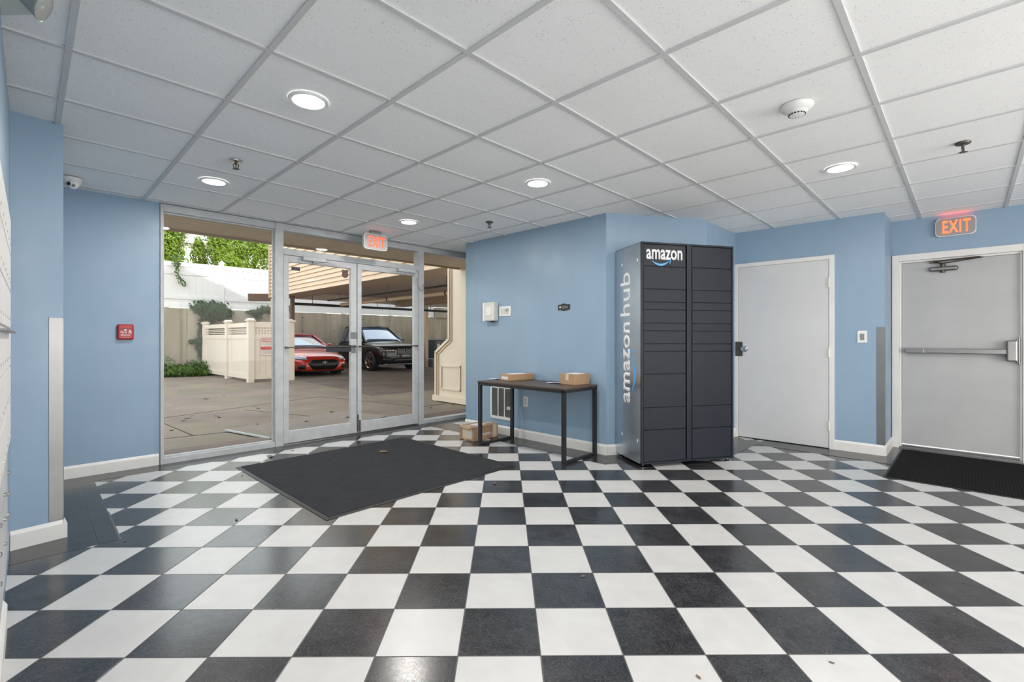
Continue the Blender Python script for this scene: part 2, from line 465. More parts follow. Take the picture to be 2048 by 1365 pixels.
w2 = local('window_2', loc, rz, kind='structure', label='narrow fixed glass panel right of the entrance doors')
b = MB(); b.box(2.838, 2.925, -.03, .09, 0, CEIL); b.box(3.90, 3.95, -.02, .09, 0, CEIL); b.box(2.925, 3.90, -.02, .09, 0, .05); b.box(2.925, 3.90, -.02, .09, 2.352, CEIL)
b.build('window_frame', M_ALU, w2, bevel=.002)
b = MB(); b.box(2.92, 3.91, .032, .038, .045, 2.355); b.build('pane', M_GLASS, w2)
w3 = local('window_3', loc, rz, kind='structure', label='transom glass above the entrance doors')
b = MB(); b.box(1.088, 2.838, -.03, .09, 2.085, 2.152); b.box(1.088, 2.838, -.03, .09, 2.345, CEIL)
b.build('window_frame', M_ALU, w3, bevel=.002)
b = MB(); b.box(1.085, 2.84, .032, .038, 2.15, 2.35); b.build('pane', M_GLASS, w3)
b = MB(); b.box(1.088, 2.838, -.03, .09, 0, .012); tag(b.build('trim_2', M_STEEL), kind='structure')
bpy.data.objects['trim_2'].location = loc; bpy.data.objects['trim_2'].rotation_euler = (0, 0, rz)

def entrance(name, x0, x1, label, hinge_left):
    d = local(name, loc, rz, kind='structure', label=label)
    b = MB(); b.box(x0, x0 + .055, -.02, .03, .02, 2.082); b.box(x1 - .075 if hinge_left else x1 - .06, x1, -.02, .03, .02, 2.082)
    b.box(x0 + .055, x1 - (.075 if hinge_left else .06), -.0195, .0295, 2.012, 2.082); b.box(x0 + .055, x1 - (.075 if hinge_left else .06), -.0195, .0295, .02, .150)
    b.build('door_frame', M_ALU, d, bevel=.003)
    b = MB(); b.box(x0 + .05, x1 - .055, .002, .008, .14, 2.02); b.build('pane', M_GLASS, d)
    # push bar across the glass
    b = MB(); b.tube([(x0 + .02, -.055, 1.07), (x1 - .05, -.055, 1.07)], .007, 8)
    b.box(x0 + .012, x0 + .032, -.055, -.018, 1.06, 1.08); b.box(x1 - .045, x1 - .02, -.055, -.018, 1.06, 1.08)
    b.build('push_bar', M_DARKMET, d, smooth=True)
    # closer on the top rail
    c = x0 + .32 if hinge_left else x1 - .20
    b = MB(); b.box(c - .13, c + .13, -.075, -.02, 2.04, 2.085); b.build('door_closer', M_ALU, d, bevel=.006)
    sgn = 1 if hinge_left else -1
    b = MB(); b.tube([(c, -.05, 2.03), (c + sgn * .24, -.13, 2.01)], .007, 6); b.tube([(c + sgn * .24, -.13, 2.01), (c + sgn * .12, -.035, 2.06)], .005, 6)
    b.ball((c, -.05, 2.03), .012, 8, 6); b.build('closer_arm', M_ALU, d, smooth=True)
    return d
d1 = entrance('door_1', 1.092, 1.945, 'left glass entrance door with a dark plate on its push bar', True)
d2 = entrance('door_2', 1.955, 2.834, 'right glass entrance door with floor bolt on its stile', False)
b = MB(); b.box(1.55, 1.86, -.05, -.043, 1.012, 1.088); b.build('push_plate', M_DARKPL, d1, bevel=.002)
b = MB(); b.box(1.862, 1.955, -.028, -.019, 1.17, 1.245); b.box(1.872, 1.93, -.03, -.019, 1.0, 1.09); b.build('lock_plate', M_STEEL, d1, bevel=.002)
b = MB(); b.box(1.975, 1.992, -.03, -.018, .03, .17); b.box(1.955, 1.966, -.03, -.019, .03, .24); b.build('floor_bolt', M_DARKMET, d2, bevel=.001)
b = MB(); b.tube([(2.80 + .05 * (1 - math.cos(t)) * 1.0, -.05 - .012 * math.sin(t), 1.95 - .13 * math.sin(t) + .04 * math.cos(t)) for t in [i * PI / 10 for i in range(11)]], .004, 6)
tag(b.build('door_cable', M_GREYPL), 'thin looped grey cable hanging at the top corner of the right entrance door', 'cable')
bpy.data.objects['door_cable'].location = loc; bpy.data.objects['door_cable'].rotation_euler = (0, 0, rz)
# stickers on the glass
b = MB(); b.box(1.18, 1.275, -.001, .0015, 1.925, 1.965); o = tag(b.build('window_sticker', M_DARKPL), 'small dark oblong sticker at the top of the left entrance door', 'sticker'); o.location = loc; o.rotation_euler = (0, 0, rz)
sh = [(-.5, .45), (-.3, .5), (0, .42), (.3, .5), (.5, .45), (.42, .1), (.5, -.2), (.3, -.45), (0, -.55), (-.3, -.45), (-.5, -.2), (-.42, .1)]
b = MB(); b.prism([(1.805 + x * .085, 1.945 + y * .095) for x, y in sh], -.002, .0005, 'y'); o = tag(b.build('shield_sticker', mat('brown_sticker', (84, 66, 52), .5)), 'brown badge shaped sticker near the meeting stile of the left door', 'sticker'); o.location = loc; o.rotation_euler = (0, 0, rz)

# ------------------------------------------------------------------ plain white door (wall D)
loc4, rz4 = frame_at(C1, D1)
d3 = empty('door_3', loc4, rz4, kind='structure', label='plain white steel door with a round chrome knob beside the locker')
b = MB(); b.box(-.012, .035, -.018, .10, 0, 2.052); b.box(.938, .985, -.018, .10, 0, 2.052); b.box(.035, .938, -.018, .10, 2.008, 2.052)
b.build('door_frame', M_TRIM, d3, bevel=.002)
b = MB(); b.box(.038, .935, -.012, .03, .010, 2.004); b.build('door_leaf', M_DOOR, d3, bevel=.0015)
b = MB(); b.box(.035, .938, .0, .06, .0, .012); b.build('threshold', M_DARKPL, d3)
b = MB()
b.box(.006, .085, -.024, -.010, .960, 1.130); b.build('latch_guard', M_DARKMET, d3, bevel=.003)
b = MB(); b.M = Matrix.Translation((.108, -.012, 1.045)); b.lathe([(.034, 0), (.034, .006), (.014, .012), (.013, .030), (.026, .040), (.031, .052), (.028, .062), (.012, .067)], 24, 'y')
b.build('door_knob', M_CHROME, d3, smooth=True)
for z in (1.76, 1.02, .245):
    b = MB(); b.lathe([(.008, -.05), (.008, .05)], 10, 'z', (.938, -.022, z)); b.box(.915, .936, -.016, -.011, z - .05, z + .05); b.build('hinge', M_TRIM, d3, smooth=False)

# ------------------------------------------------------------------ fire door (wall G)
loc5, rz5 = frame_at(E1, G1)
d4 = empty('door_4', loc5, rz5, kind='structure', label='grey fire door with a panic bar under the EXIT sign')
b = MB()
for x0, x1 in ((.008, .066), (.962, 1.02)): b.box(x0, x1, -.016, .12, 0, 2.058)
b.box(.066, .962, -.016, .12, 1.992, 2.058)
b.box(.066, .084, .015, .10, 0, 1.992); b.box(.945, .962, .015, .10, 0, 1.992); b.box(.084, .945, .015, .10, 1.972, 1.992)
b.build('door_frame', M_TRIM, d4, bevel=.003)
b = MB(); b.box(.086, .943, .03, .072, .045, 1.970); b.build('door_leaf', M_DOOR2, d4, bevel=.002)
b = MB(); b.box(.066, .962, -.01, .10, 0, .018); b.box(.066, .962, .03, .09, .018, .034); b.build('threshold', M_STEEL, d4, bevel=.002)
b = MB(); b.box(.118, .86, -.045, .012, 1.018, 1.066); b.box(.118, .27, -.047, .03, 1.016, 1.068); b.build('panic_bar', M_STEEL, d4, bevel=.005)
b = MB(); b.box(.855, .925, -.060, .03, .952, 1.150); b.build('latch_case', M_STEEL, d4, bevel=.010)
b = MB(); b.lathe([(.005, .92), (.005, 1.18)], 8, 'z', (.938, .0, 0)); b.box(.926, .944, .004, .03, .94, 1.17); b.build('strike', M_STEEL, d4)
b = MB(); b.box(.30, .525, -.020, .03, 1.858, 1.905); b.build('door_closer', M_STEEL, d4, bevel=.02, seg=3)
b = MB(); b.lathe([(.02, 1.842), (.02, 1.93)], 12, 'z', (.41, .004, 0)); b.box(.31, .38, -.01, .02, 1.945, 1.968)
b.tube([(.41, .0, 1.93), (.34, -.045, 1.955), (.68, -.03, 1.968)], .009, 6); b.tube([(.41, .0, 1.935), (.70, -.02, 1.965)], .006, 6)
b.build('closer_arm', M_DARKMET, d4, smooth=True)

# ------------------------------------------------------------------ window added out of view in the rear wall, with a fill light behind it
locr, rzr = frame_at((6.97, 2.25), (2.4, -2.52))
w4 = empty('added_window_rear', locr, rzr, kind='structure', label='wide window added out of view in the rear wall for a fill light')
b = MB(); b.box(1.6, 5.0, .02, .08, .5, .55); b.box(1.6, 5.0, .02, .08, 2.1, 2.15)
for x in (1.6, 2.72, 3.84, 4.95): b.box(x, x + .05, .02, .08, .5, 2.15)
b.build('window_frame', M_ALU, w4)
ld = bpy.data.lights.new('rear_fill_light', 'AREA'); ld.shape = 'RECTANGLE'; ld.size = 3.3; ld.size_y = 1.55; ld.energy = BACK_W; ld.color = (1, .975, .94)
lo = bpy.data.objects.new('rear_fill_light', ld); COL.objects.link(lo)
c = Vector(locr) + Matrix.Rotation(rzr, 3, 'Z') @ Vector((3.3, .14, 1.32)); lo.location = c
lo.rotation_euler = (Matrix.Rotation(rzr, 3, 'Z') @ Vector((0, 1, 0))).to_track_quat('Z', 'Y').to_euler()

ll, rl = frame_at((2.4, -2.52), L0)  # unseen left wall window, added to carry a fill light into the room
w5 = empty('added_window_side', ll, rl, kind='structure', label='window added out of view in the left wall for a fill light')
b = MB(); b.box(.35, 2.95, .02, .08, .25, .30); b.box(.35, 2.95, .02, .08, 1.90, 1.95)
for x in (.35, 1.62, 2.90): b.box(x, x + .05, .02, .08, .25, 1.95)
b.build('window_frame', M_ALU, w5)
ld = bpy.data.lights.new('side_fill_light', 'AREA'); ld.shape = 'RECTANGLE'; ld.size = 2.5; ld.size_y = 1.6; ld.energy = SIDE_W; ld.color = (1, .975, .94)
lo = bpy.data.objects.new('side_fill_light', ld); COL.objects.link(lo)
c = Vector(ll) + Matrix.Rotation(rl, 3, 'Z') @ Vector((1.65, .14, 1.10)); lo.location = c
lo.rotation_euler = (Matrix.Rotation(rl, 3, 'Z') @ Vector((0, 1, 0))).to_track_quat('Z', 'Y').to_euler()

# ------------------------------------------------------------------ recessed ceiling lamps
M_LENS = mat('lit_lamp_lens', (255, 255, 255), .5, var=0, emis=(1, .99, .97), es=9)
def lamp(x, y, label, group=None):
    r = empty('ceiling_light', (x, y, CEIL), 0, label, 'ceiling light', 'recessed round ceiling lights')
    b = MB(); prof = [(.078, .004), (.080, -.004), (.094, -.006), (.099, -.001), (.099, .006)]
    n = 40; vs = []; fs = []
    for rr, z in prof:
        for i in range(n): vs.append((rr * math.cos(2 * PI * i / n), rr * math.sin(2 * PI * i / n), z))
    for j in range(len(prof) - 1):
        for i in range(n): fs.append((j * n + i, j * n + (i + 1) % n, (j + 1) * n + (i + 1) % n, (j + 1) * n + i))
    b.add(vs, fs); b.build('trim_ring', M_WHITEPL, r, smooth=True)
    b = MB(); b.lathe([(.079, .004), (.079, -.002), (.070, -.004)][::-1], 32); b.build('lens', M_LENS, r)
    a = bpy.data.lights.new('lamp_light', 'AREA'); a.shape = 'DISK'; a.size = .15; a.energy = LAMP_W; a.color = (1, .965, .92)
    o = bpy.data.objects.new('lamp_light', a); COL.objects.link(o); o.parent = r; o.location = (0, 0, -.008)
    return r
lamp(-1.036, 2.484, 'largest lit round ceiling light, nearest, above the left of the floor')
lamp(-2.324, 3.767, 'lit round ceiling light beside the sprinkler above the left window panel')
lamp(.261, 3.79, 'lit round ceiling light above the console table area, centre of the ceiling')
lamp(-1.039, 5.065, 'smallest lit round ceiling light, right of the hanging EXIT sign')
lamp(2.461, 3.434, 'lit round ceiling light below the smoke detector, in front of the white door')
for x, y, lb in ((.26, 1.1, 'added unseen round ceiling light just in front of the mailboxes'), (1.56, -.2, 'added unseen round ceiling light over the middle of the rear lobby'),
                 (1.2, -.9, 'added unseen round ceiling light beside the added side window'), (2.9, -1.4, 'added unseen round ceiling light in the rear corner of the lobby')):
    lamp(x, y, lb)  # extra lamps out of view, put in to brighten the room

# sprinklers, smoke detector
def sprinkler(x, y, plate, label):
    r = empty('ceiling_sprinkler', (x, y, CEIL), .5, label, 'sprinkler', 'ceiling sprinkler heads')
    b = MB(); b.lathe([(.012, -.010), (.036, -.006), (.040, .002)], 24); b.build('escutcheon', plate, r, smooth=True)
    b = MB(); b.lathe([(.007, -.03), (.010, -.008)], 10)
    for s in (-1, 1): b.tube([(s * .008, 0, -.018), (s * .018, 0, -.030), (s * .014, 0, -.046), (s * .004, 0, -.054)], .003, 6)
    b.lathe([(.003, -.054), (.003, -.03)], 8); b.build('sprinkler_frame', M_DARKMET, r, smooth=True)
    b = MB(); b.lathe([(.016, -.058), (.018, -.055)], 16)
    for i in range(8):
        a = i * PI / 4; b.M = Matrix.Rotation(a, 4, 'Z'); b.box(.014, .024, -.003, .003, -.058, -.056)
    b.M = Matrix.Identity(4); b.build('deflector', M_DARKMET, r)
sprinkler(-1.894, 3.32, M_CHROME, 'chrome sprinkler head above the left light by the glass front')
sprinkler(-.171, 5.059, M_DARKMET, 'small dark sprinkler head near the ceiling above the table wall')
sprinkler(2.929, 2.988, M_DARKMET, 'dark bronze sprinkler head in front of the fire door')
r = empty('smoke_detector', (1.569, 2.518, CEIL), .4, 'round white smoke detector on the ceiling above the parcel locker', 'smoke detector')
b = MB(); b.lathe([(.052, -.030), (.060, -.024), (.072, -.016), (.078, -.004), (.078, .004)], 36); b.build('base', M_WHITEPL, r, smooth=True)
b = MB(); b.lathe([(.030, -.052), (.036, -.050), (.040, -.040), (.050, -.034), (.052, -.028)], 32); b.build('dome', M_WHITEPL, r, smooth=True)
b = MB()
for i in range(16):
    a = 2 * PI * i / 16; b.M = Matrix.Rotation(a, 4, 'Z'); b.box(.0375, .0405, -.0045, .0045, -.049, -.042)
b.M = Matrix.Identity(4); b.build('vent_slots', M_DARKPL, r)
b = MB(); b.ball((-.02, -.045, -.027), .004, 8, 6); b.build('indicator_lamp', M_DARKPL, r)

# security camera under the ceiling in the left recess
p = on_z(143, 357, CEIL)
r = empty('security_camera', (p.x, p.y, CEIL), math.radians(18), 'white turret security camera hanging from the ceiling above the fire alarm', 'camera')
b = MB(); b.lathe([(.040, -.062), (.050, -.045), (.060, -.02), (.068, 0)], 32, 'z'); b.build('housing', M_WHITEPL, r, smooth=True)
b = MB(); b.ball((.022, -.034, -.056), .036, 24, 16); b.build('eyeball', M_WHITEPL, r, smooth=True)
b = MB(); b.lathe([(.013, 0), (.013, .006)], 16, 'y', (.014, -.064, -.060)); b.build('lens', M_DARKPL, r)
b = MB(); b.lathe([(.012, 0), (.012, .006)], 16, 'y', (.040, -.060, -.070)); b.build('infrared_window', M_GREYPL, r)

# ------------------------------------------------------------------ EXIT signs
M_EXIT = mat('lit_red_exit_letters', (235, 60, 40), .5, var=0, emis=(1, .10, .035), es=2.0)
M_EXIT2 = mat('lit_orange_exit_letters', (235, 80, 50), .5, var=0, emis=(1, .12, .04), es=2.6)
def exit_sign(locv, rzv, label, ml, hanging):
    r = empty('exit_sign', locv, rzv, label, 'exit sign')
    W, H = .30, .185
    def rr(w, h, c=.035): return [(-w / 2 + c, -h / 2), (w / 2 - c, -h / 2), (w / 2 - c * .3, -h / 2 + c * .3), (w / 2, -h / 2 + c), (w / 2, h / 2 - c), (w / 2 - c * .3, h / 2 - c * .3), (w / 2 - c, h / 2), (-w / 2 + c, h / 2), (-w / 2 + c * .3, h / 2 - c * .3), (-w / 2, h / 2 - c), (-w / 2, -h / 2 + c), (-w / 2 + c * .3, -h / 2 + c * .3)]
    b = MB(); b.prism(rr(W, H), -.018, .022, 'y'); b.build('housing', M_WHITEPL, r, bevel=.003)
    b = MB(); b.prism(rr(W - .014, H - .014), -.021, -.017, 'y'); b.build('face_plate', mat('grey_sign_face', (158, 152, 152), .5), r)
    text('lettering', 'EXIT', .205, .125, ml, r, -.095, -.0225, -.062, .018, .002, spacing=1.12)
    if hanging: b = MB(); b.box(-.07, .07, -.02, .02, H / 2, H / 2 + .03); b.build('canopy', M_GREYPL, r, bevel=.004)
    b = MB(); b.lathe([(.005, -H / 2 - .008), (.005, -H / 2)], 8, 'z', (-.10, 0, 0)); b.build('test_button', M_GREYPL, r)
    b = MB(); b.box(-.11, .11, -.004, .006, H / 2, H / 2 + .002); b.build('glow_slot', mat('lit_red_slot', (200, 40, 30), .5, var=0, emis=(1, .06, .03), es=10 if not hanging else 3), r) if not hanging else None
    return r
p = at_y(750.5, 484, 5.52)
exit_sign((p.x, p.y, CEIL - .03 - .0925), math.radians(45), 'red EXIT sign hanging from the ceiling above the glass doors', M_EXIT, True)
Rg = Matrix.Rotation(rz5, 3, 'Z')
p = Vector(loc5) + Rg @ Vector((.503, -.024, 2.292)); exit_sign(p, rz5, 'bright orange EXIT sign on the blue wall above the fire door', M_EXIT2, False)

# ------------------------------------------------------------------ wall devices
def on_wall(name, a, bb, x, z, label, cat, **k):
    l, rr_ = frame_at(a, bb); v = Vector(l) + Matrix.Rotation(rr_, 3, 'Z') @ Vector((x, 0, 0))
    return empty(name, (v.x, v.y, z), rr_, label, cat, **k)
r = on_wall('fire_alarm_cover', F0, F1, (Vector(F1) - Vector(F0)).length - .2515, 1.226, 'red Fire Alarm pull station cover on the blue wall left of the glass', 'fire alarm')
b = MB(); b.box(-.058, .058, -.035, 0, -.068, .068); b.build('cover', M_RED, r, bevel=.014, seg=4)
b = MB(); b.box(-.050, .050, -.0375, -.034, .028, .032); b.build('seam', mat('dark_red', (110, 14, 20), .4), r)
text('lettering', 'Fire', .042, .020, M_WHITEPL, r, -.036, -.0362, -.012, .02)
text('lettering', 'Alarm', .066, .020, M_WHITEPL, r, -.036, -.0362, -.036, .02)
text('lettering', 'Pull handle', .05, .005, M_WHITEPL, r, -.022, -.0362, -.048)
b = MB(); b.prism([(.030 + .011 * math.cos(t) * (1 - max(0, math.sin(t)) * .8), -.004 + (.011 if math.sin(t) < 0 else .026) * math.sin(t)) for t in [i * PI / 8 for i in range(16)]], -.0368, -.0352, 'y'); b.build('flame_symbol', M_WHITEPL, r)
b = MB(); b.prism([(.030 + .006 * math.cos(t), -.006 + .006 * math.sin(t)) for t in [i * PI / 6 for i in range(12)]], -.0374, -.0366, 'y'); b.build('flame_core', M_RED, r)
b = MB(); b.lathe([(.009, .034), (.009, .0372)], 16, 'y', (-.002, 0, .018)); b.build('keyhole_ring', M_IVORYPL, r)
# clear thermostat guard with thermostat, and switch plate
r = on_wall('thermostat_guard', A0, A1, .515, 1.50, 'pale plastic thermostat guard box on the wall above the left of the table', 'thermostat')
b = MB(); b.box(-.10, .10, -.075, 0, -.115, .115); b.build('guard_box', M_IVORYPL, r, bevel=.008)
b = MB(); b.box(-.045, .055, -.080, -.074, -.05, .06); b.build('thermostat', M_WHITEPL, r, bevel=.004)
b = MB(); b.box(-.10, -.07, -.078, -.074, -.115, .115); b.build('guard_rib', M_WHITEPL, r)
b = MB(); b.box(.075, .085, -.078, -.074, -.10, .10); b.build('guard_rib', M_WHITEPL, r)
b = MB(); b.box(-.02, .03, -.02, 0, -.128, -.115); b.build('latch', M_DARKPL, r)
r = on_wall('light_switch_plate', A0, A1, .735, 1.50, 'wide white switch plate right beside the thermostat guard', 'light switch')
b = MB(); b.box(-.098, .098, -.008, 0, -.06, .06); b.build('plate', M_WHITEPL, r, bevel=.003)
for x, m_ in ((-.045, M_IVORYPL), (0, M_IVORYPL), (.045, M_IVORYPL)):
    b = MB(); b.box(x - .015, x + .015, -.013, -.007, -.032, .032); b.build('rocker', m_, r, bevel=.002)
b = MB(); b.box(.026, .034, -.0145, -.012, -.01, .03); b.box(.055, .062, -.0145, -.012, .0, .03); b.build('toggle_slot', M_DARKPL, r)
r = on_wall('wall_plaque', A0, A1, 1.63, 1.507, 'small dark plaque with pale lettering on the wall above the right of the table', 'sign')
b = MB(); b.prism([(-.079, -.029), (-.05, -.029), (0, -.041), (.05, -.029), (.079, -.029), (.079, .029), (.05, .029), (0, .041), (-.05, .029), (-.079, .029)], -.008, 0, 'y'); b.build('plate', M_DARKPL, r, bevel=.001)
b = MB(); b.prism([(-.064, .002), (-.048, .014), (-.032, .002), (-.048, -.012)], -.0095, -.0078, 'y'); b.build('emblem', M_IVORYPL, r)
# unreadable two line caption: plain pale bars
b = MB()
for zz in (.006, -.009):
    x = -.024
    for wd in ((.018, .012, .022, .016) if zz > 0 else (.014, .024, .012, .016)):
        b.box(x, x + wd, -.0092, -.0078, zz - .003, zz + .004); x += wd + .003
b.build('caption_bars', M_GREYPL, r)
# return air vent
r = on_wall('wall_vent', A0, A1, .677, .386, 'white framed air return grille low on the wall under the table', 'vent')
b = MB(); W, H = .385, .41
b.box(-W / 2, W / 2, -.014, 0, -H / 2, -H / 2 + .035); b.box(-W / 2, W / 2, -.014, 0, H / 2 - .03, H / 2); b.box(-W / 2, -W / 2 + .025, -.014, 0, -H / 2, H / 2); b.box(W / 2 - .025, W / 2, -.014, 0, -H / 2, H / 2)
for x in (-.055, .055): b.box(x - .007, x + .007, -.014, 0, -H / 2, H / 2)
b.build('vent_frame', M_WHITEPL, r, bevel=.002)
b = MB()
for i in range(34):
    z = -H / 2 + .036 + i * .0102; b.prism([(-.004, z), (-.002, z), (-.010, z + .006), (-.012, z + .006)], -W / 2 + .02, W / 2 - .02, 'x')
b.build('louvres', mat('grey_louvre', (120, 118, 116), .5), r)
b = MB(); b.box(-W / 2 + .02, W / 2 - .02, -.002, -.001, -H / 2 + .02, H / 2 - .02); b.build('backing', M_GREYPL, r)
b = MB(); b.box(.10, .165, -.0165, -.0145, -.075, -.035); b.build('sticker', M_IVORYPL, r)
# outlet
r = on_wall('wall_outlet', A0, A1, 1.072, .434, 'white double power outlet low on the wall under the table', 'outlet')
b = MB(); b.box(-.036, .036, -.006, 0, -.059, .059); b.build('plate', M_WHITEPL, r, bevel=.002)
for z in (-.02, .02):
    b = MB(); b.lathe([(.017, .006), (.017, .009)], 20, 'y', (0, 0, z)); s_ = b.build('socket', M_IVORYPL, r)
    c_ = MB(); c_.box(-.008, -.005, -.0098, -.0088, z + .001, z + .011); c_.box(.005, .008, -.0098, -.0088, z + .001, z + .011); c_.box(-.002, .002, -.0098, -.0088, z - .010, z - .006); c_.build('slots', M_DARKPL, s_)
# thermostat on door wall
r = on_wall('wall_thermostat', C1, D1, 1.219, 1.187, 'small white wall plate with a grey dial between the two doors', 'thermostat')
b = MB(); b.box(-.040, .040, -.009, 0, -.061, .061); b.build('plate', M_WHITEPL, r, bevel=.003)
b = MB(); b.box(-.016, .018, -.015, -.008, -.034, .030); b.build('rocker', M_GREYPL, r, bevel=.002)
b = MB(); b.lathe([(.011, .014), (.009, .020)], 16, 'y', (.002, 0, .006)); b.build('dial', M_CHROME, r, smooth=True)

# ------------------------------------------------------------------ parcel locker
Rl = math.atan2(.234, .946)
M_NAVY = mat('dark_navy_locker_paint', (32, 36, 44), .45, 0, spec=.22, var=.06, vscale=5, bump=.12, bscale=260)
M_NAVYS = mat('glossy_navy_side_panel', (192, 200, 210), .26, .95, spec=.8, var=.05, vscale=5, bump=.08, bscale=300)
M_GAP = mat('dark_recess', (14, 15, 19), .6, var=.05)
M_LOGO = mat('white_vinyl_lettering', (225, 225, 225), .5, var=.02)
M_SMILE = mat('light_blue_vinyl', (72, 160, 214), .45, var=.05)
r = empty('parcel_locker', (1.226, 4.226, 0), Rl, 'tall dark navy parcel locker with white lettering between the table and the white door', 'parcel locker')
W, D, Z0, Z1 = .975, .49, .030, 2.045
b = MB(); b.box(0, .020, .001, D, Z0, Z1); b.build('side_panel', M_NAVYS, r, bevel=.002)
b = MB(); b.box(W - .018, W, .001, D, Z0, Z1); b.build('side_panel', M_NAVYS, r, bevel=.002)
b = MB(); b.box(.0, W, 0, .03, Z0, Z0 + .016); b.box(0, W, 0, D, Z1 - .016, Z1); b.box(.02, W - .018, .06, D, Z0, Z1 - .016); b.box(0, .022, 0, .02, Z0, Z1); b.box(W - .02, W, 0, .02, Z0, Z1)
b.box(.468, .517, 0, .05, Z0, Z1 - .01); b.build('cabinet_body', M_NAVY, r, bevel=.0015)
b = MB(); b.box(.02, W - .018, .022, .062, Z0 + .01, Z1 - .014); b.build('door_recess', M_GAP, r)
ZL = [2.026, 1.825, 1.618, 1.500, 1.430, 1.308, 1.238, 1.121, 1.050, .845, .542, .338, .046]
ZR = [2.026, 1.827, 1.618, 1.503, 1.430, 1.308, 1.236, 1.118, 1.048, .540, .332, .046]
for x0, x1, zs in ((.026, .458, ZL), (.527, .951, ZR)):
    for i, (a, c) in enumerate(zip(zs, zs[1:])):
        b = MB(); b.box(x0, x1, .004 if i else .006, .03, c + .0035, a - .0035); b.build('compartment_door' if i else 'header_panel', M_NAVY, r, bevel=.0015)
for x, y in ((.035, .04), (W - .035, .04), (.035, D - .05), (W - .035, D - .05)):
    b = MB(); b.lathe([(.030, 0), (.031, .004), (.012, .010), (.007, .012), (.007, .032)], 20, 'z', (x, y, 0)); b.build('foot', M_CHROME, r, smooth=True)
text('front_lettering', 'amazon', .372, .094, M_LOGO, r, .050, .0035, 1.888, .022, .0015, spacing=1.0)
def smile(name, parent, x0, x1, z, face):
    """curved arrow: a crescent from x0 to x1 sagging below z, with an arrow head"""
    L = x1 - x0; up = []; lo_ = []
    for i in range(17):
        t = i / 16; q = 4 * t * (1 - t)
        up.append((x0 + L * t, z - .16 * L * q + t * .02 * L)); lo_.append((x0 + L * t, z - (.16 + .085) * L * q - .004 + t * .02 * L))
    b = MB()
    hd = [(x1 - .10 * L, z + .075 * L), (x1 + .10 * L, z + .095 * L), (x1 + .05 * L, z - .13 * L), (x1 + .02 * L, z - .13 * L), (x1 + .05 * L, z + .055 * L), (x1 - .10 * L, z + .05 * L)]
    def P(p): return face(p)
    for pts in [[up[i], up[i + 1], lo_[i + 1], lo_[i]] for i in range(16)] + [[hd[0], hd[1], hd[4], hd[5]], [hd[1], hd[2], hd[3], hd[4]]]:
        k = len(b.v); b.add([P(p) for p in pts], [(3, 2, 1, 0)])
    o = b.build(name, M_SMILE, parent); d = o.modifiers.new('solid', 'SOLIDIFY'); d.thickness = .0012; d.offset = 0
    return o
smile('front_smile', r, .108, .285, 1.878, lambda p: (p[0], .0032, p[1]))
# side lettering: reads upwards, letter tops towards the back
def side_text(name, s, z0, ln, base, hgt, bold):
    o = text(name, s, ln, hgt, M_LOGO, r, 0, 0, 0, bold, .0015)
    for v in o.data.vertices:
        u, q = v.co.x, v.co.z; v.co = (-.0012, base + q, z0 + u)
    return o
side_text('side_lettering', 'amazon', .553, .770, .208, .130, .022)
side_text('side_lettering', 'hub', 1.385, .415, .208, .185, .0)
smile('side_smile', r, .66, 1.03, -.185, lambda p: (-.0012, .37 + p[1], p[0]))
for y, z in ((.365, 1.885), (.07, 1.89), (.365, .24), (.07, .235)):
    b = MB(); b.box(-.002, .001, y - .007, y + .007, z - .014, z + .014); b.build('side_slot', M_WHITEPL, r)

# ------------------------------------------------------------------ console table
Rt = math.radians(-44.2)
TX, TY, TW, TD, TZ = -.300, 5.145, 1.175, .545, .705
r = empty('console_table', (TX, TY, 0), Rt, 'narrow dark wood table on a black steel frame against the blue wall', 'table')
def m_wood():
    n = NT('dark_walnut_laminate'); v = n.map(n.obj(), (2.2, 26, 26))
    f = n.noise(v, 2.4, 5, .6, .7)
    n.color(n.ramp(f, [(.3, lin(58, 44, 38)), (.55, lin(78, 60, 50)), (.75, lin(96, 76, 64))])); n.set(Roughness=.38); n.bump(f, .08, .002); return n.m
b = MB(); b.box(-.004, TW + .004, -.004, TD + .002, TZ - .018, TZ); b.build('tabletop', m_wood(), r, bevel=.0015)
b = MB(); t = .035
b.box(0, TW, .0, .02, TZ - .045, TZ - .019); b.box(0, TW, TD - .02, TD, TZ - .045, TZ - .019); b.box(0, t, 0, TD, TZ - .045, TZ - .019); b.box(TW - t, TW, 0, TD, TZ - .045, TZ - .019)
b.build('top_frame', M_BLACKMET, r, bevel=.002)
for x in (0, TW - t):
    for y in (0, TD - t):
        b = MB(); b.box(x, x + t, y, y + t, 0, TZ - .045); b.build('leg', M_BLACKMET, r, bevel=.002)
    b = MB(); b.box(x, x + t, t, TD - t, 0.001, t * .75); b.build('foot_rail', M_BLACKMET, r, bevel=.002)

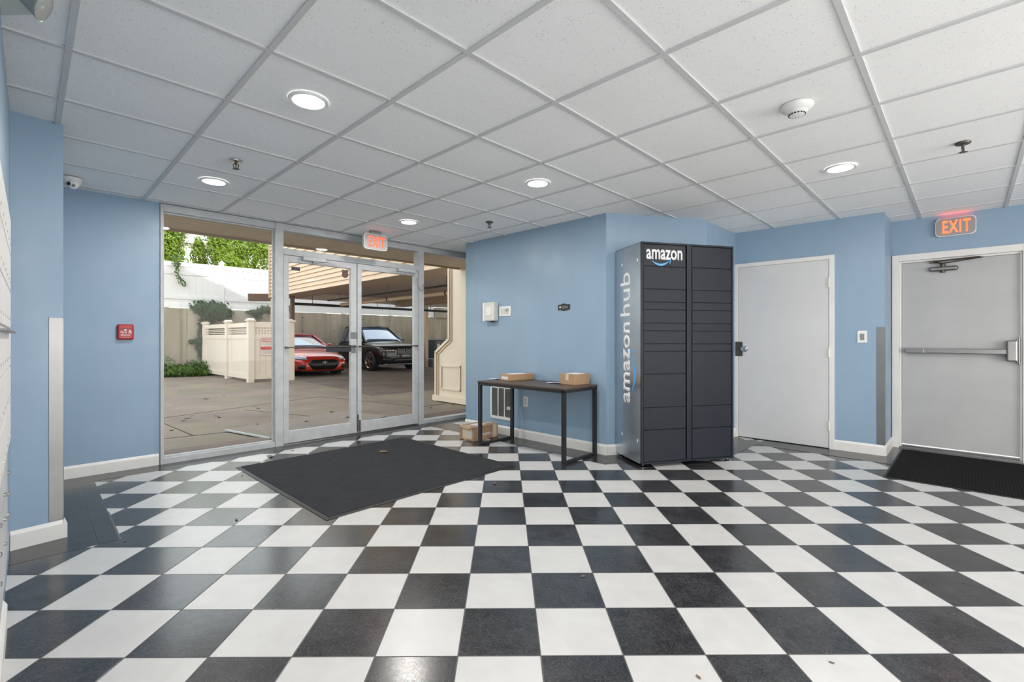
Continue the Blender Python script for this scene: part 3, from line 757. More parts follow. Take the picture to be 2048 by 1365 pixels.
# ------------------------------------------------------------------ cartons and post
def carton(name, x, y, z, rzv, w, d, h, m, label):
    r = empty(name, (x, y, z), rzv, label, 'box')
    b = MB(); b.box(0, w, 0, d, 0.0005, h); b.build('carton', m, r, bevel=.003)
    return r
r = carton('cardboard_box', .035, 5.120, TZ, math.radians(37.5), .355, .165, .068, M_CARD, 'long flat cardboard box on the left of the console table')
b = MB(); b.box(.0, .355, .062, .103, .0675, .0692); b.build('tape', M_TAPE, r)
b = MB(); b.box(.07, .27, .02, .14, .0682, .0697); b.build('shipping_label', M_PAPER, r)
b = MB(); b.box(-.0012, .0, .012, .125, .012, .045); b.build('end_label', M_PAPER, r)
for ya, yb in ((.03, .055), (.085, .10)):
    b = MB(); b.box(-.0018, -.0008, ya, yb, .016, .024); b.build('label_print', mat('orange_print', (196, 110, 80), .6), r)
r = carton('cardboard_box', .680, 4.640, TZ, math.radians(38.5), .225, .195, .108, M_CARD, 'cube shaped cardboard box on the right end of the console table')
b = MB(); b.box(-.0012, 0, .075, .115, .045, .1085); b.box(-.0012, .225, .075, .115, .1075, .1092); b.build('tape', M_TAPE, r)
b = MB(); b.box(.05, .19, .02, .16, .108, .110); b.build('shipping_label', M_PAPER, r)
r = carton('cardboard_box', -.354, 5.311, 0, math.radians(46.5), .387, .247, .160, M_CARD2, 'battered taped cardboard box on the floor beside the table leg')
b = MB(); b.box(-.0015, .389, .095, .150, .1595, .1612); b.box(-.0018, .0, .03, .19, .02, .161); b.box(.30, .36, -.0015, .0, .01, .161); b.build('tape', M_TAPE, r)
b = MB(); b.box(.10, .24, .06, .18, .1608, .1622); b.build('shipping_label', M_PAPER, r)
b = MB(); b.box(-.003, -.0015, .05, .10, .07, .10); b.build('end_label', mat('pale_blue_label', (176, 198, 214), .6), r)
b = MB(); b.box(.12, .30, -.0016, -.0004, .055, .062); b.box(.12, .26, -.0016, -.0004, .072, .078); b.build('side_print', M_PAPER, r)
b = MB()
for q in ([(-.002, .0, .155), (-.022, .09, .150), (-.028, .16, .158), (-.004, .247, .159)], [(-.004, .0, .005), (-.018, .02, .06), (-.008, .0, .155)]):
    pass
b.add([(0, 0, .158), (0, .247, .158), (-.030, .20, .148), (-.034, .06, .140)], [(0, 3, 2, 1)]); b.add([(0, .0, .002), (0, .0, .155), (-.016, .012, .10), (-.022, .015, .03)], [(0, 1, 2, 3)])
o = b.build('torn_flap', M_CARD2, r); d = o.modifiers.new('solid', 'SOLIDIFY'); d.thickness = .003
def envelope(x, y, rzv, w, d, m, label, curl=.02):
    n = 8; b = MB(); vs = [(w * i / n, d * j / n, .002 + curl * (i / n) ** 2 * (.4 + .6 * j / n) + .003 * math.sin(3 * j / n + 2 * i / n)) for j in range(n + 1) for i in range(n + 1)]
    fs = [(j * (n + 1) + i, j * (n + 1) + i + 1, (j + 1) * (n + 1) + i + 1, (j + 1) * (n + 1) + i) for j in range(n) for i in range(n)]
    b.add(vs, fs); o = b.build('mailer_envelope', m, None, smooth=True); dd = o.modifiers.new('solid', 'SOLIDIFY'); dd.thickness = .003; dd.offset = 1
    o.location = (x, y, TZ); o.rotation_euler = (0, 0, rzv); tag(o, label, 'envelope')
envelope(.420, 4.880, math.radians(-42), .165, .09, mat('pale_blue_mailer', (190, 204, 226), .4, var=.1), 'pale blue and white mailing envelope lying against the right hand table box')
envelope(-.185, 5.325, math.radians(-30), .10, .09, M_PAPER, 'white envelope corner behind the long flat box on the table', .004)

# ------------------------------------------------------------------ floor mats
def m_carpet(name, rgb, k=150):
    n = NT(name); c = lin(*rgb)
    q = n.map(n.obj(), (1, 1, 1), (0, 0, 0))
    sp = n.n('ShaderNodeSeparateXYZ'); n.l(q, sp.inputs[0])
    w = n.math('SINE', n.math('MULTIPLY', sp.outputs[0], k * 2.2)); nz = n.noise(n.obj(), 260, 3, .7); big = n.noise(n.obj(), 9, 5, .7)
    f = n.math('ADD', n.math('MULTIPLY', w, .10), n.math('ADD', n.math('MULTIPLY', nz, .7), n.math('MULTIPLY', big, .25)))
    n.color(n.ramp(f, [(.25, [x * .55 for x in c]), (.5, c), (.78, [min(1, x * 2.1) for x in c])])); n.set(Roughness=.95)
    n.b.inputs['Specular IOR Level'].default_value = .15
    n.bump(n.math('ADD', w, nz), .5, .004); return n.m
def floor_mat(cx_, cy_, rzv, w, d, m, label, bw=.03):
    r = empty('floor_mat', (cx_, cy_, 0), rzv, label, 'mat')
    b = MB(); b.box(-w / 2 + bw, w / 2 - bw, -d / 2 + bw, d / 2 - bw, .002, .010); b.build('carpet_pile', m, r, bevel=.002)
    b = MB(); x0, x1, y0, y1 = -w / 2, w / 2, -d / 2, d / 2
    o4 = [(x0, y0), (x1, y0), (x1, y1), (x0, y1)]; i4 = [(x0 + bw + .004, y0 + bw + .004), (x1 - bw - .004, y0 + bw + .004), (x1 - bw - .004, y1 - bw - .004), (x0 + bw + .004, y1 - bw - .004)]
    vs = [(x, y, .001) for x, y in o4] + [(x, y, .0028) for x, y in o4] + [(x, y, .0075) for x, y in i4] + [(x, y, .001) for x, y in i4]
    fs = []
    for i in range(4):
        j = (i + 1) % 4; fs += [(i, j, 4 + j, 4 + i), (4 + i, 4 + j, 8 + j, 8 + i), (8 + i, 8 + j, 12 + j, 12 + i)]
    b.add(vs, fs); b.build('rubber_border', M_RUBBER, r)
    return r
floor_mat(-1.172, 4.290, math.radians(-44.0), 1.80, 1.79, m_carpet('charcoal_ribbed_carpet', (50, 51, 54)), 'large square charcoal entrance mat in front of the glass doors')
u = Vector((.7071, .7071)); v_ = Vector((.7071, -.7071)); c0 = Vector((3.181, 3.937)); cc = c0 + u * .695 + v_ * .90
floor_mat(cc.x, cc.y, math.radians(-45), 1.80, 1.39, m_carpet('black_carpet', (22, 21, 21)), 'black rectangular mat on the floor before the fire door', .018)

# small litter on the floor
def leaf_bit(x, y, z, size, m, label, name='dried_leaf', cat='leaf', sd_=0):
    rn = random.Random(sd_); b = MB(); n = 9
    pts = [(size * (1 + .5 * rn.random()) * math.cos(2 * PI * i / n) * 1.3, size * (.5 + .5 * rn.random()) * math.sin(2 * PI * i / n), .15 * size + size * .35 * rn.random()) for i in range(n)]
    b.add([(0, 0, size * .1)] + pts, [(0, i + 1, (i + 1) % n + 1) for i in range(n)])
    o = b.build(name, m); o.location = (x, y, z); o.rotation_euler = (0, 0, rn.random() * 6); d = o.modifiers.new('solid', 'SOLIDIFY'); d.thickness = size * .08
    tag(o, label, cat); return o
M_LEAF2 = mat('old_brown_leaf', (96, 80, 64), .9, var=.2, vscale=30)
M_LEAF = mat('dry_brown_leaf', (112, 92, 70), .8, var=.2, vscale=30)
leaf_bit(-1.241, 4.797, .0105, .030, M_LEAF, 'crumpled dry leaf lying on the charcoal mat', sd_=3)
leaf_bit(-2.326, 4.664, .001, .030, mat('grey_debris', (120, 118, 112), .5, var=.2), 'small grey crumpled scrap on the tiles beside the glass', 'litter_scrap', 'litter', 5)
q = on_z(902, 968, 0)
for i, (px, py, s_) in enumerate(((585, 902, .012), (1166, 1154, .008), (1397, 1356, .007), (990, 968, .016), (250, 1083, .008), (484, 952, .008), (473, 1041, .010), (1664, 1327, .006))):
    p = on_z(px, py, 0)
    leaf_bit(p.x, p.y, .001, s_, M_LEAF, ['dark crumb of leaf between mat and doors', 'tiny dark crumb on a white tile at the centre of the floor', 'tiny dark crumb on a white tile at the bottom of the picture', 'short dry stalk on a black tile right of the mat', 'small crumb beside the end of the metal floor strip', 'small crumb near the left corner of the mat', 'small leaf crumb on the shiny tiles below the left mat corner', 'faint crumb on the lower right tiles'][i], 'litter_crumb', 'litter', 11 + i)

# ------------------------------------------------------------------ mailboxes on the left wall (local x runs towards the far end)
lL, rL = (-2.73, 2.61, 0), math.radians(135)
r = empty('mailbox_unit', (-2.73, 2.61, 0), rL, 'white aluminium wall mailbox unit seen edge on at the far left', 'mailbox')
# local frame: origin at far end of wall, +x away along the wall line, -y towards the room
b = MB(); b.box(-3.15, -1.09, -.022, .0, .75, 1.66); b.build('cabinet', M_ALU, r, bevel=.002)
for i in range(8):
    for j in range(6):
        x1 = -1.115 - i * .155; z0 = .785 + j * .142
        if j == 5: pass
        b = MB(); b.box(x1 - .145, x1, -.028, -.021, z0, z0 + .134); dd = b.build('mailbox_door', M_TRIM, r, bevel=.001)
        c_ = MB(); c_.lathe([(.0045, .027), (.0045, .0295)], 10, 'y', (x1 - .07, 0, z0 + .03)); c_.build('lock', M_CHROME, dd)
b = MB(); b.box(-2.2, -1.33, -.045, -.0, 1.188, 1.194); b.build('outgoing_ledge', M_STEEL, r, bevel=.001)
r = empty('parcel_compartments', (-2.73, 2.61, 0), rL, 'grey parcel compartments with round knobs below the wall mailboxes', 'mailbox')
b = MB(); b.box(-2.6, -1.13, -.008, .0, .36, .748); b.build('backing', M_DARKPL, r)
for i in range(4):
    x1 = -1.14 - i * .36
    b = MB(); b.box(x1 - .34, x1, -.020, -.009, .33, .735); dd = b.build('compartment_door', M_ALU, r, bevel=.001)
    for z in (.66, .58, .50):
        c_ = MB(); c_.lathe([(.007, .019), (.007, .027), (.005, .029)], 12, 'y', (x1 - .03, 0, z)); c_.build('door_knob', M_CHROME, dd, smooth=True)

# emergency light on the left wall near the ceiling
r = empty('emergency_light', (-1.70, 1.58, 2.30), 0, 'white emergency light with a clear grey lamp head high on the left wall', 'emergency light')
b = MB(); b.prism([(-.070, .080), (.065, .075), (.28, -.14), (.165, -.155)], 0, .10); b.build('housing', M_IVORYPL, r, bevel=.004)
M_CLEAR = mat('grey_lamp_head', (165, 165, 163), .2, .2, var=.1)
def head(cx_, cy_, cz, tgt):
    v = Vector(tgt).normalized(); q = v.to_track_quat('Z', 'Y').to_matrix().to_4x4()
    b = MB(); b.M = Matrix.Translation((cx_, cy_, cz)) @ q; b.lathe([(.020, -.055), (.032, -.03), (.046, 0)], 8); h = b.build('lamp_head', M_CLEAR, r)
    b = MB(); b.M = Matrix.Translation((cx_, cy_, cz)) @ q; b.lathe([(.048, 0), (.050, .006), (.044, .009)], 24); b.build('lamp_rim', M_CLEAR, h, smooth=True)
head(.125, .030, .0, (.80, .45, -.40))

# ================================================================== the yard outside
GZ = -.02
def m_concrete(name, rgb, rgb2, scale=1.2, streak=False, moss=None, bump=.25):
    n = NT(name); a, c = lin(*rgb), lin(*rgb2)
    v = n.map(n.obj(), (1, 1, .12) if streak else (1, 1, 1))
    f = n.noise(v, scale * (3 if streak else 1), 6, .62)
    col = n.ramp(f, [(.3, a), (.7, c)])
    fine = n.noise(n.obj(), 45, 3, .7)
    col = n.mix(n.math('MULTIPLY', fine, .22), col, tuple(x * .45 for x in a))
    if moss:
        g = n.ramp(n.noise(n.map(n.obj(), (1, 1, .25) if streak else (1, 1, 1), loc=(3, 1, 0)), .55, 4, .6), [(.5, (0, 0, 0)), (.68, (1, 1, 1))])
        col = n.mix(n.math('MULTIPLY', g, .6), col, lin(*moss))
    n.color(col); n.set(Roughness=.85); n.bump(fine, bump, .01); return n.m
M_GROUND = m_concrete('worn_yard_concrete', (116, 102, 90), (150, 131, 113), .8, moss=(134, 130, 92))
M_ASPH = m_concrete('brown_grey_asphalt', (92, 78, 68), (124, 108, 96), 1.4)
M_CONC = m_concrete('stained_retaining_wall', (146, 134, 116), (196, 184, 164), .7, True, moss=(112, 112, 78))
g = MB(); g.prism([SD(-30, 7.60), SD(60, 7.60), SD(60, 60), SD(-30, 60)], GZ - .2, GZ)
ground = tag(g.build('ground', M_GROUND), 'worn concrete yard with joints outside the glass', kind='structure')
g = MB(); g.prism([(-6.244, 13.839), (-2.757, 9.777), (-1.3, 11.3), (6, 18.5), (6, 24), (-2, 30), (-16, 23.5)], GZ - .05, GZ + .006)
asp = g.build('asphalt_patch', M_ASPH, ground)
M_JOINT = mat('dark_expansion_joint', (58, 50, 44), .9)
for nm, p, q_ in (('a', on_z(326, 844, 0), on_z(385, 868, 0)), ('b', on_z(326, 834, 0), on_z(640, 792, 0)), ('c', on_z(326, 875, 0), on_z(560, 851, 0)), ('d', on_z(845, 812, 0), on_z(931, 800, 0)), ('e', on_z(490, 818, 0), on_z(700, 838, 0)), ('f', on_z(640, 792, 0), on_z(845, 812, 0))):
    t = (q_ - p).normalized(); nn = Vector((-t.y, t.x, 0)) * .008
    g = MB(); g.prism([tuple((p + nn)[:2]), tuple((q_ + nn)[:2]), tuple((q_ - nn)[:2]), tuple((p - nn)[:2])], GZ - .01, GZ + .003); g.build('expansion_joint', M_JOINT, ground)
g = MB(); g.prism([SD(1.0, 7.62), SD(7.6, 7.62), SD(7.6, 8.55), SD(1.0, 8.55)], GZ, GZ + .012); g.build('entrance_slab', m_concrete('red_brown_entrance_concrete', (104, 86, 78), (128, 108, 96), 1.5), ground)

# ribbed doormat outside
r = empty('outdoor_mat', (-2.743, 5.5, GZ + .013), math.atan2(6.943 - 5.5, -1.862 + 2.743), 'brown ribbed outdoor mat with a metal edge beyond the glass doors', 'mat')
ln = 1.85
g = MB(); g.box(0.02, ln, 0.02, .95, 0, .008); g.build('mat_base', mat('brown_mat_base', (46, 38, 34), .9), r)
g = MB()
for i in range(72): g.box(.03 + i * .0252, .042 + i * .0252, .02, .95, .008, .016)
g.build('ribs', mat('grey_brown_rib', (160, 146, 134), .8), r)
g = MB(); g.box(0, .022, 0, .97, 0, .018); g.build('edge_strip', M_ALU, r)
g = MB(); g.box(0, ln, 0, .02, 0, .014); g.build('edge_strip', M_ALU, r)

# retaining wall with a white vinyl fence on top
CW0, CW1 = Vector((-13.2, 12.75)), Vector((-3.6, 21.7)); CWE = Vector((2.2, 27.1))
ca = math.atan2(CW1.y - CW0.y, CW1.x - CW0.x); CL = (CW1 - CW0).length
def m_cw():
    return M_CONC
o = MB(); o.box(-6, CL + 9, 0, .30, GZ - .1, 2.15); o = o.build('wall_retaining', m_cw()); o.location = (*CW0, 0); o.rotation_euler = (0, 0, ca)
tag(o, 'stained concrete retaining wall at the back of the yard', kind='structure')
M_BOLT = mat('rust_stain', (70, 58, 46), .9)
g = MB()
for k in range(14):
    for z in (.45, .95, 1.45, 1.95): g.lathe([(.022, 0), (.022, .004)], 8, 'y', (-1 + k * 1.22, 0, z))
g.build('tie_holes', M_BOLT, o)
g = MB()
for k in range(10): g.box(.2 + k * 1.22 * 1.5, .206 + k * 1.22 * 1.5, -.003, 0, GZ, 2.15)
g.build('form_joints', M_BOLT, o)
o2 = MB(); o2.box(CL + .45, CL + 9, -.05, .35, 2.15, 2.62); o2 = o2.build('wall_retaining_step', M_CONC); o2.location = (*CW0, 0); o2.rotation_euler = (0, 0, ca); tag(o2, kind='structure', label='higher mossy end of the retaining wall')
M_VINYL = mat('white_vinyl_fence', (226, 224, 222), .35, var=.02)
M_CREAM = mat('cream_vinyl_panel', (226, 212, 198), .4, var=.03)
r = empty('vinyl_fence', (*CW0, 2.15), ca, 'tall white vinyl privacy fence on top of the concrete wall', 'fence')
npan = 7; PW = 2.15; off = CL + .35 - npan * PW
for k in range(npan):
    x0 = off + k * PW
    g = MB(); g.box(x0 + .06, x0 + PW - .06, .10, .16, .02, .16); g.box(x0 + .06, x0 + PW - .06, .10, .16, 1.36, 1.50); g.box(x0 + .06, x0 + PW - .06, .10, .16, 1.10, 1.20)
    g.box(x0 + .06, x0 + PW - .06, .10, .16, .30, .42)
    nb = 12
    for i in range(nb):
        a = x0 + .06 + i * (PW - .12) / nb; g.box(a + .002, a + (PW - .12) / nb - .002, .118, .142, .1, 1.45)
    g.build('fence_panel', M_VINYL, r)
for k in range(npan + 1):
    x0 = off + k * PW
    g = MB(); g.box(x0 - .065, x0 + .065, .065, .195, 0, 1.58); g.prism([(x0 - .08, 1.58), (x0 + .08, 1.58), (x0 + .08, 1.60), (x0, 1.67), (x0 - .08, 1.60)], .05, .21, 'y'); g.build('fence_post', M_VINYL, r)

# cream enclosure fence with lattice top
EC = Vector((-6.87, 12.72)); EL = Vector((-9.84, 15.47)); ER = Vector((-6.1, 13.42))
M_LAT = M_CREAM
def post(parent, x, h, w=.075, cap=True):
    g = MB(); g.box(x - w, x + w, -w, w, 0, h); p_ = g.build('fence_post', M_CREAM, parent, bevel=.006)
    if cap: g = MB(); g.box(x - w - .03, x + w + .03, -w - .03, w + .03, h, h + .035); g.prism([(x - w - .02, h + .035), (x + w + .02, h + .035), (x, h + .075)], -w - .01, w + .01, 'y'); g.build('post_cap', M_CREAM, p_)
a = EC; bb = EL; L1 = (bb - a).length
r = empty('enclosure_fence', (*a, GZ), math.atan2(bb.y - a.y, bb.x - a.x), 'long side of the cream vinyl enclosure fence, receding from its corner post', 'fence')
post(r, 0, 1.66); post(r, L1 * .44, 1.66); post(r, L1 - .05, 1.66)
for x0, x1 in ((.08, L1 * .44 - .08), (L1 * .44 + .08, L1 - .12)):
    g = MB(); g.box(x0, x1, -.03, .03, .08, .22); g.box(x0, x1, -.03, .03, 1.18, 1.30); g.box(x0, x1, -.03, .03, 1.50, 1.62)
    for z in (1.335, 1.385, 1.435): g.box(x0, x1, -.02, .02, z, z + .022)
    nb = int((x1 - x0) / .15)
    for i in range(nb): q0 = x0 + i * (x1 - x0) / nb; g.box(q0 + .002, q0 + (x1 - x0) / nb - .002, -.014, .014, .2, 1.2)
    g.build('fence_panel', M_CREAM, r)
a = EC; bb = ER; L2 = (bb - a).length
r = empty('enclosure_fence', (*a, GZ), math.atan2(bb.y - a.y, bb.x - a.x), 'short latticed side of the cream enclosure fence that carries the parking sign', 'fence')
post(r, L2, 1.66)
g = MB(); x0, x1 = .08, L2 - .07
g.box(x0, x1, -.03, .03, .08, .22); g.box(x0, x1, -.03, .03, 1.16, 1.28); g.box(x0, x1, -.03, .03, 1.50, 1.64)
nb = 6
for i in range(nb): q0 = x0 + i * (x1 - x0) / nb; g.box(q0 + .002, q0 + (x1 - x0) / nb - .002, -.014, .014, .2, 1.2)
g.build('fence_panel', M_CREAM, r)
g = MB()
k = 0
while x0 + k * .075 < x1: g.box(x0 + k * .075, x0 + k * .075 + .038, -.008, .008, 1.27, 1.51); k += 1
for i in range(4): g.box(x0, x1, -.010, .010, 1.275 + i * .068, 1.275 + i * .068 + .036)
g.build('lattice', M_CREAM, r)
# parking sign
rs = math.atan2(bb.y - a.y, bb.x - a.x); t = (bb - a).normalized(); sp_ = a + t * .24 - Vector((-t.y, t.x)) * .034
r = empty('parking_sign', (*sp_, .70), rs, 'white and red PRIVATE PARKING sign on the cream fence', 'sign')
M_SRED = mat('sign_red', (196, 40, 44), .5); M_SWHITE = mat('sign_white', (226, 214, 208), .5, var=.03)
g = MB(); g.box(0, .36, -.004, .0, 0, .50); g.build('sign_plate', M_SWHITE, r)
g = MB(); g.box(.006, .354, -.0055, -.004, .006, .012); g.box(.006, .354, -.0055, -.004, .488, .494); g.box(.006, .012, -.0055, -.004, .006, .494); g.box(.348, .354, -.0055, -.004, .006, .494); g.box(.012, .348, -.0055, -.004, .155, .245); g.build('red_band', M_SRED, r)
text('lettering', 'PRIVATE', .29, .05, M_SRED, r, .035, -.006, .425, .03)
text('lettering', 'PARKING', .29, .05, M_SRED, r, .035, -.006, .362, .03)
g = MB()
rn = random.Random(4)
for z in (.33, .305, .28, .13, .11, .09, .07, .05):
    x = .05
    while x < .28: w_ = .02 + rn.random() * .03; g.box(x, x + w_, -.0058, -.004, z, z + .009); x += w_ + .01
g.build('small_print', M_GREYPL, r)

# carport: cream siding fascia on plane s = 7.63, beam, posts, ceiling, pipes
OA = SD(7.63, 9.71); oa = math.radians(135)
M_SID = mat('cream_lap_siding', (208, 182, 154), .5, var=.03)
M_SOF = mat('tan_soffit', (176, 156, 134), .6, var=.04)
M_CPC = mat('brown_grey_carport_ceiling', (182, 168, 156), .8, var=.12, vscale=1.5)
r = empty('carport', (*OA, 0), oa, 'low carport with cream lap siding sheltering the parked cars', 'carport')
# local: +x away along the fascia, +y = rotate -> (-.707,-.707) i.e. towards the yard; carport body is at -y
LF = 9.25
g = MB()
for i in range(15):
    z = 2.49 + i * .116; g.prism([(.0, z), (.036, z), (.008, z + .120), (.0, z + .120)], 0, LF, 'x')
g.build('lap_siding', M_SID, r)
g = MB(); g.box(LF - .09, LF + .03, -.10, .045, 2.47, 4.26); g.build('corner_trim', M_SOF, r)
g = MB(); g.box(0, LF, -16, 0, 4.20, 4.26); g.build('roof', M_CPC, r)
g = MB(); g.box(0, LF, -.75, -.0, 2.49, 2.55); g.build('soffit', M_SOF, r)
g = MB(); g.box(0, LF, -16, -.75, 2.70, 2.78); g.box(0, LF, -.80, -.75, 2.5, 2.75); g.box(LF - .2, LF, -16, -.8, 2.49, 2.75)
g.build('carport_ceiling', M_CPC, r)
g = MB(); g.box(0, LF, -5.0, -4.6, 2.42, 2.74); g.box(0, LF, -8.2, -7.8, 2.42, 2.74); g.build('ceiling_beam', mat('tan_beam', (184, 160, 138), .7), r)
M_POST = mat('tan_post', (196, 172, 146), .5, var=.04)
for x, y in ((LF - .08, -.08), (LF - .1, -6.0), (LF - .1, -12.0)):
    g = MB(); g.box(x - .07, x + .07, y - .07, y + .07, GZ, 2.49); g.build('carport_post', M_POST, r)
g = MB(); g.box(LF - 1.10, LF - 1.0, -.35, -.25, 1.5, 2.49); g.tube([(LF - 1.05, -.30, 1.95), (LF - .25, -.30, 2.44)], .07, 4); g.build('brace', mat('brown_brace', (104, 84, 70), .7), r)
# wooden beam end crossing in front of the corner post
p = at_y(501, 596, 15.6); q_ = at_y(573, 596, 15.6)
g = MB(); g.box(p.x, q_.x, 15.45, 15.62, 2.40, 2.64); o = g.build('timber_beam', mat('brown_timber', (96, 72, 56), .7, var=.15, vscale=3)); tag(o, 'short brown timber beam sticking out at the carport corner', 'beam')
# pipes under the ceiling
def pipe(name, x0, x1, y, z, rr, m, label, drops=()):
    o = empty(name, (*OA, 0), oa, label, 'pipe')
    g = MB(); g.tube([(x0, y, z), (x1, y, z)], rr, 10); g.build('pipe_run', m, o, smooth=True)
    for d in drops: g = MB(); g.tube([(d, y, z), (d, y, 2.72)], .012, 6); g.lathe([(rr * 1.25, -.02), (rr * 1.25, .02)], 10, 'x', (d, y, z)); g.build('hanger', M_DARKMET, o)
    return o
pipe('sprinkler_pipe', .4, 7.2, -.98, 2.33, .022, M_BLACKMET, 'thin black pipe slung under the carport ceiling', (1.2, 2.5, 3.8, 5.1, 6.4))
pipe('drain_pipe', .4, 7.4, -1.5, 2.24, .052, M_POST, 'thick cream pipe under the carport ceiling beside the black one', (2.0, 4.6))
o = empty('sprinkler_pipe', (*OA, 0), oa, 'black pipe running along the far edge of the carport above the fence', 'pipe')
g = MB(); g.tube([(LF - .4, -.6, 2.30), (LF - .4, -11, 2.30)], .045, 10); g.build('pipe_run', M_BLACKMET, o, smooth=True)
for y in (-1.2, -3.6, -6, -8.4): g = MB(); g.tube([(LF - .4, y, 2.3), (LF - .4, y, 2.6)], .012, 6); g.build('hanger', M_DARKMET, o)

# beige building wall with stepped outline right of the storefront
r = empty('wall_outside', (*OA, 0), oa, kind='structure', label='cream exterior wall with mouldings right of the storefront')
prof = [(-1.55, 0.0), (.40, 0.0), (.40, .90), (0, 1.15), (0, 2.50), (-1.55, 2.50)]
g = MB(); g.prism([(x, z) for x, z in prof], -.18, 0, 'y'); g.build('wall_panel', M_BEIGE, r)
def moulding(pts, w, dpt, name, closed=False):
    g = MB(); pts = pts + [pts[0]] if closed else pts
    for (xa, za), (xb, zb) in zip(pts, pts[1:]):
        t = Vector((xb - xa, zb - za)).normalized(); nn = Vector((-t.y, t.x)) * w / 2; e = t * w / 2
        g.prism([(xa - e.x + nn.x, za - e.y + nn.y), (xb + e.x + nn.x, zb + e.y + nn.y), (xb + e.x - nn.x, zb + e.y - nn.y), (xa - e.x - nn.x, za - e.y - nn.y)], 0, dpt, 'y')
    g.build(name, M_BEIGE, r)
moulding([(.375, .0), (.375, .91), (-.025, 1.16), (-.025, 2.5)], .045, .035, 'edge_moulding')
moulding([(.31, .10), (.31, .88), (-.085, 1.13), (-.085, 2.5)], .018, .02, 'edge_bead')
moulding([(.215, .235), (.215, .660), (-.33, .660), (-.33, .235)], .030, .022, 'frame_moulding', True)
moulding([(.40, .05), (-1.5, .05)], .10, .05, 'base_moulding')

# soffit over the storefront and the upper building
g = MB()
for i in range(8): g.prism([SD(-5, 7.70 + i * .19), SD(7.6, 7.70 + i * .19), SD(7.6, 7.875 + i * .19), SD(-5, 7.875 + i * .19)], 2.425, 2.45)
g.prism([SD(-5, 7.60), SD(7.6, 7.60), SD(7.6, 9.24), SD(-5, 9.24)], 2.435, 2.5)
o = g.build('trim_soffit', mat('brown_vinyl_soffit', (208, 190, 170), .6, var=.05)); tag(o, 'brown boarded soffit outside above the storefront', kind='structure')
g = MB(); g.prism([SD(-5, 9.22), SD(7.6, 9.22), SD(7.6, 9.27), SD(-5, 9.27)], 2.40, 2.75); o = g.build('trim_fascia', M_SOF); tag(o, kind='structure', label='fascia board along the soffit edge')
g = MB(); g.prism([SD(-3.9, -4.95), SD(13.1, -4.95), SD(13.1, 9.0), SD(-3.9, 9.0)], 2.75, 9.05)
g.prism([SD(-5, -4.95), SD(-.5, -4.95), SD(-.5, 7.5), SD(-5, 7.5)], 0, 2.75)
o = g.build('wall_upper_building', M_BEIGE); tag(o, 'upper storeys of the building over the lobby', kind='structure')
g = MB()
P_ = [(*SD(-3.9, -4.95), 9.05), (*SD(13.1, -4.95), 9.05), (*SD(4.6, -4.95), 12.05), (*SD(-3.9, 9.0), 9.05), (*SD(13.1, 9.0), 9.05), (*SD(4.6, 9.0), 12.05)]
g.add(P_, [(0, 1, 2), (3, 5, 4), (0, 3, 4, 1), (1, 4, 5, 2), (2, 5, 3, 0)])
o = g.build('roof', mat('grey_shingles', (110, 104, 100), .9)); tag(o, 'gabled roof of the building', kind='structure')

# neighbouring white house
p = at_y(402, 500, 31)
r = empty('neighbour_house', (p.x - 1.0, 31, 2), math.radians(38), 'bright white sided house glimpsed between the trees', 'house')
g = MB()
for i in range(34): g.box(-5, 9, -.02 * 1, 6, i * .16, i * .16 + .15)
g.build('siding', mat('white_house_siding', (228, 228, 226), .6, var=.02), r)
g = MB(); g.box(.9, 2.1, -.10, -.02, 3.0, 4.6); g.build('window_frame', M_VINYL, r)
g = MB(); g.box(1.0, 2.0, -.12, -.09, 3.1, 4.5); g.build('pane', mat('blue_grey_blind', (180, 186, 200), .4), r)
g = MB(); g.prism([(-5.4, 5.4), (9.4, 5.4), (2, 8.6)], -.4, 6.4, 'y'); g.build('roof', mat('pale_roof', (190, 190, 190), .8), r)

# ------------------------------------------------------------------ plants
def m_leaf(name, rgb, rgb2):
    n = NT(name); n.color(n.ramp(n.noise(n.obj(), 5, 4, .7), [(.3, lin(*rgb)), (.7, lin(*rgb2))])); n.set(Roughness=.55)
    n.b.inputs['Specular IOR Level'].default_value = .3
    tr = n.n('ShaderNodeBsdfTranslucent'); tr.inputs[0].default_value = (*[x * 1.1 for x in lin(*rgb2)], 1)
    mx = n.n('ShaderNodeMixShader'); mx.inputs[0].default_value = .25; n.l(n.b.outputs[0], mx.inputs[1]); n.l(tr.outputs[0], mx.inputs[2]); n.l(mx.outputs[0], n.out.inputs[0])
    return n.m
M_LIME = m_leaf('sunlit_conifer_leaf', (66, 90, 28), (140, 160, 52)); M_IVY = m_leaf('dark_ivy_leaf', (40, 62, 40), (84, 104, 62)); M_IVY2 = m_leaf('green_ground_ivy', (56, 84, 36), (104, 128, 56))
M_BARK = mat('bark', (92, 76, 60), .9, var=.2)
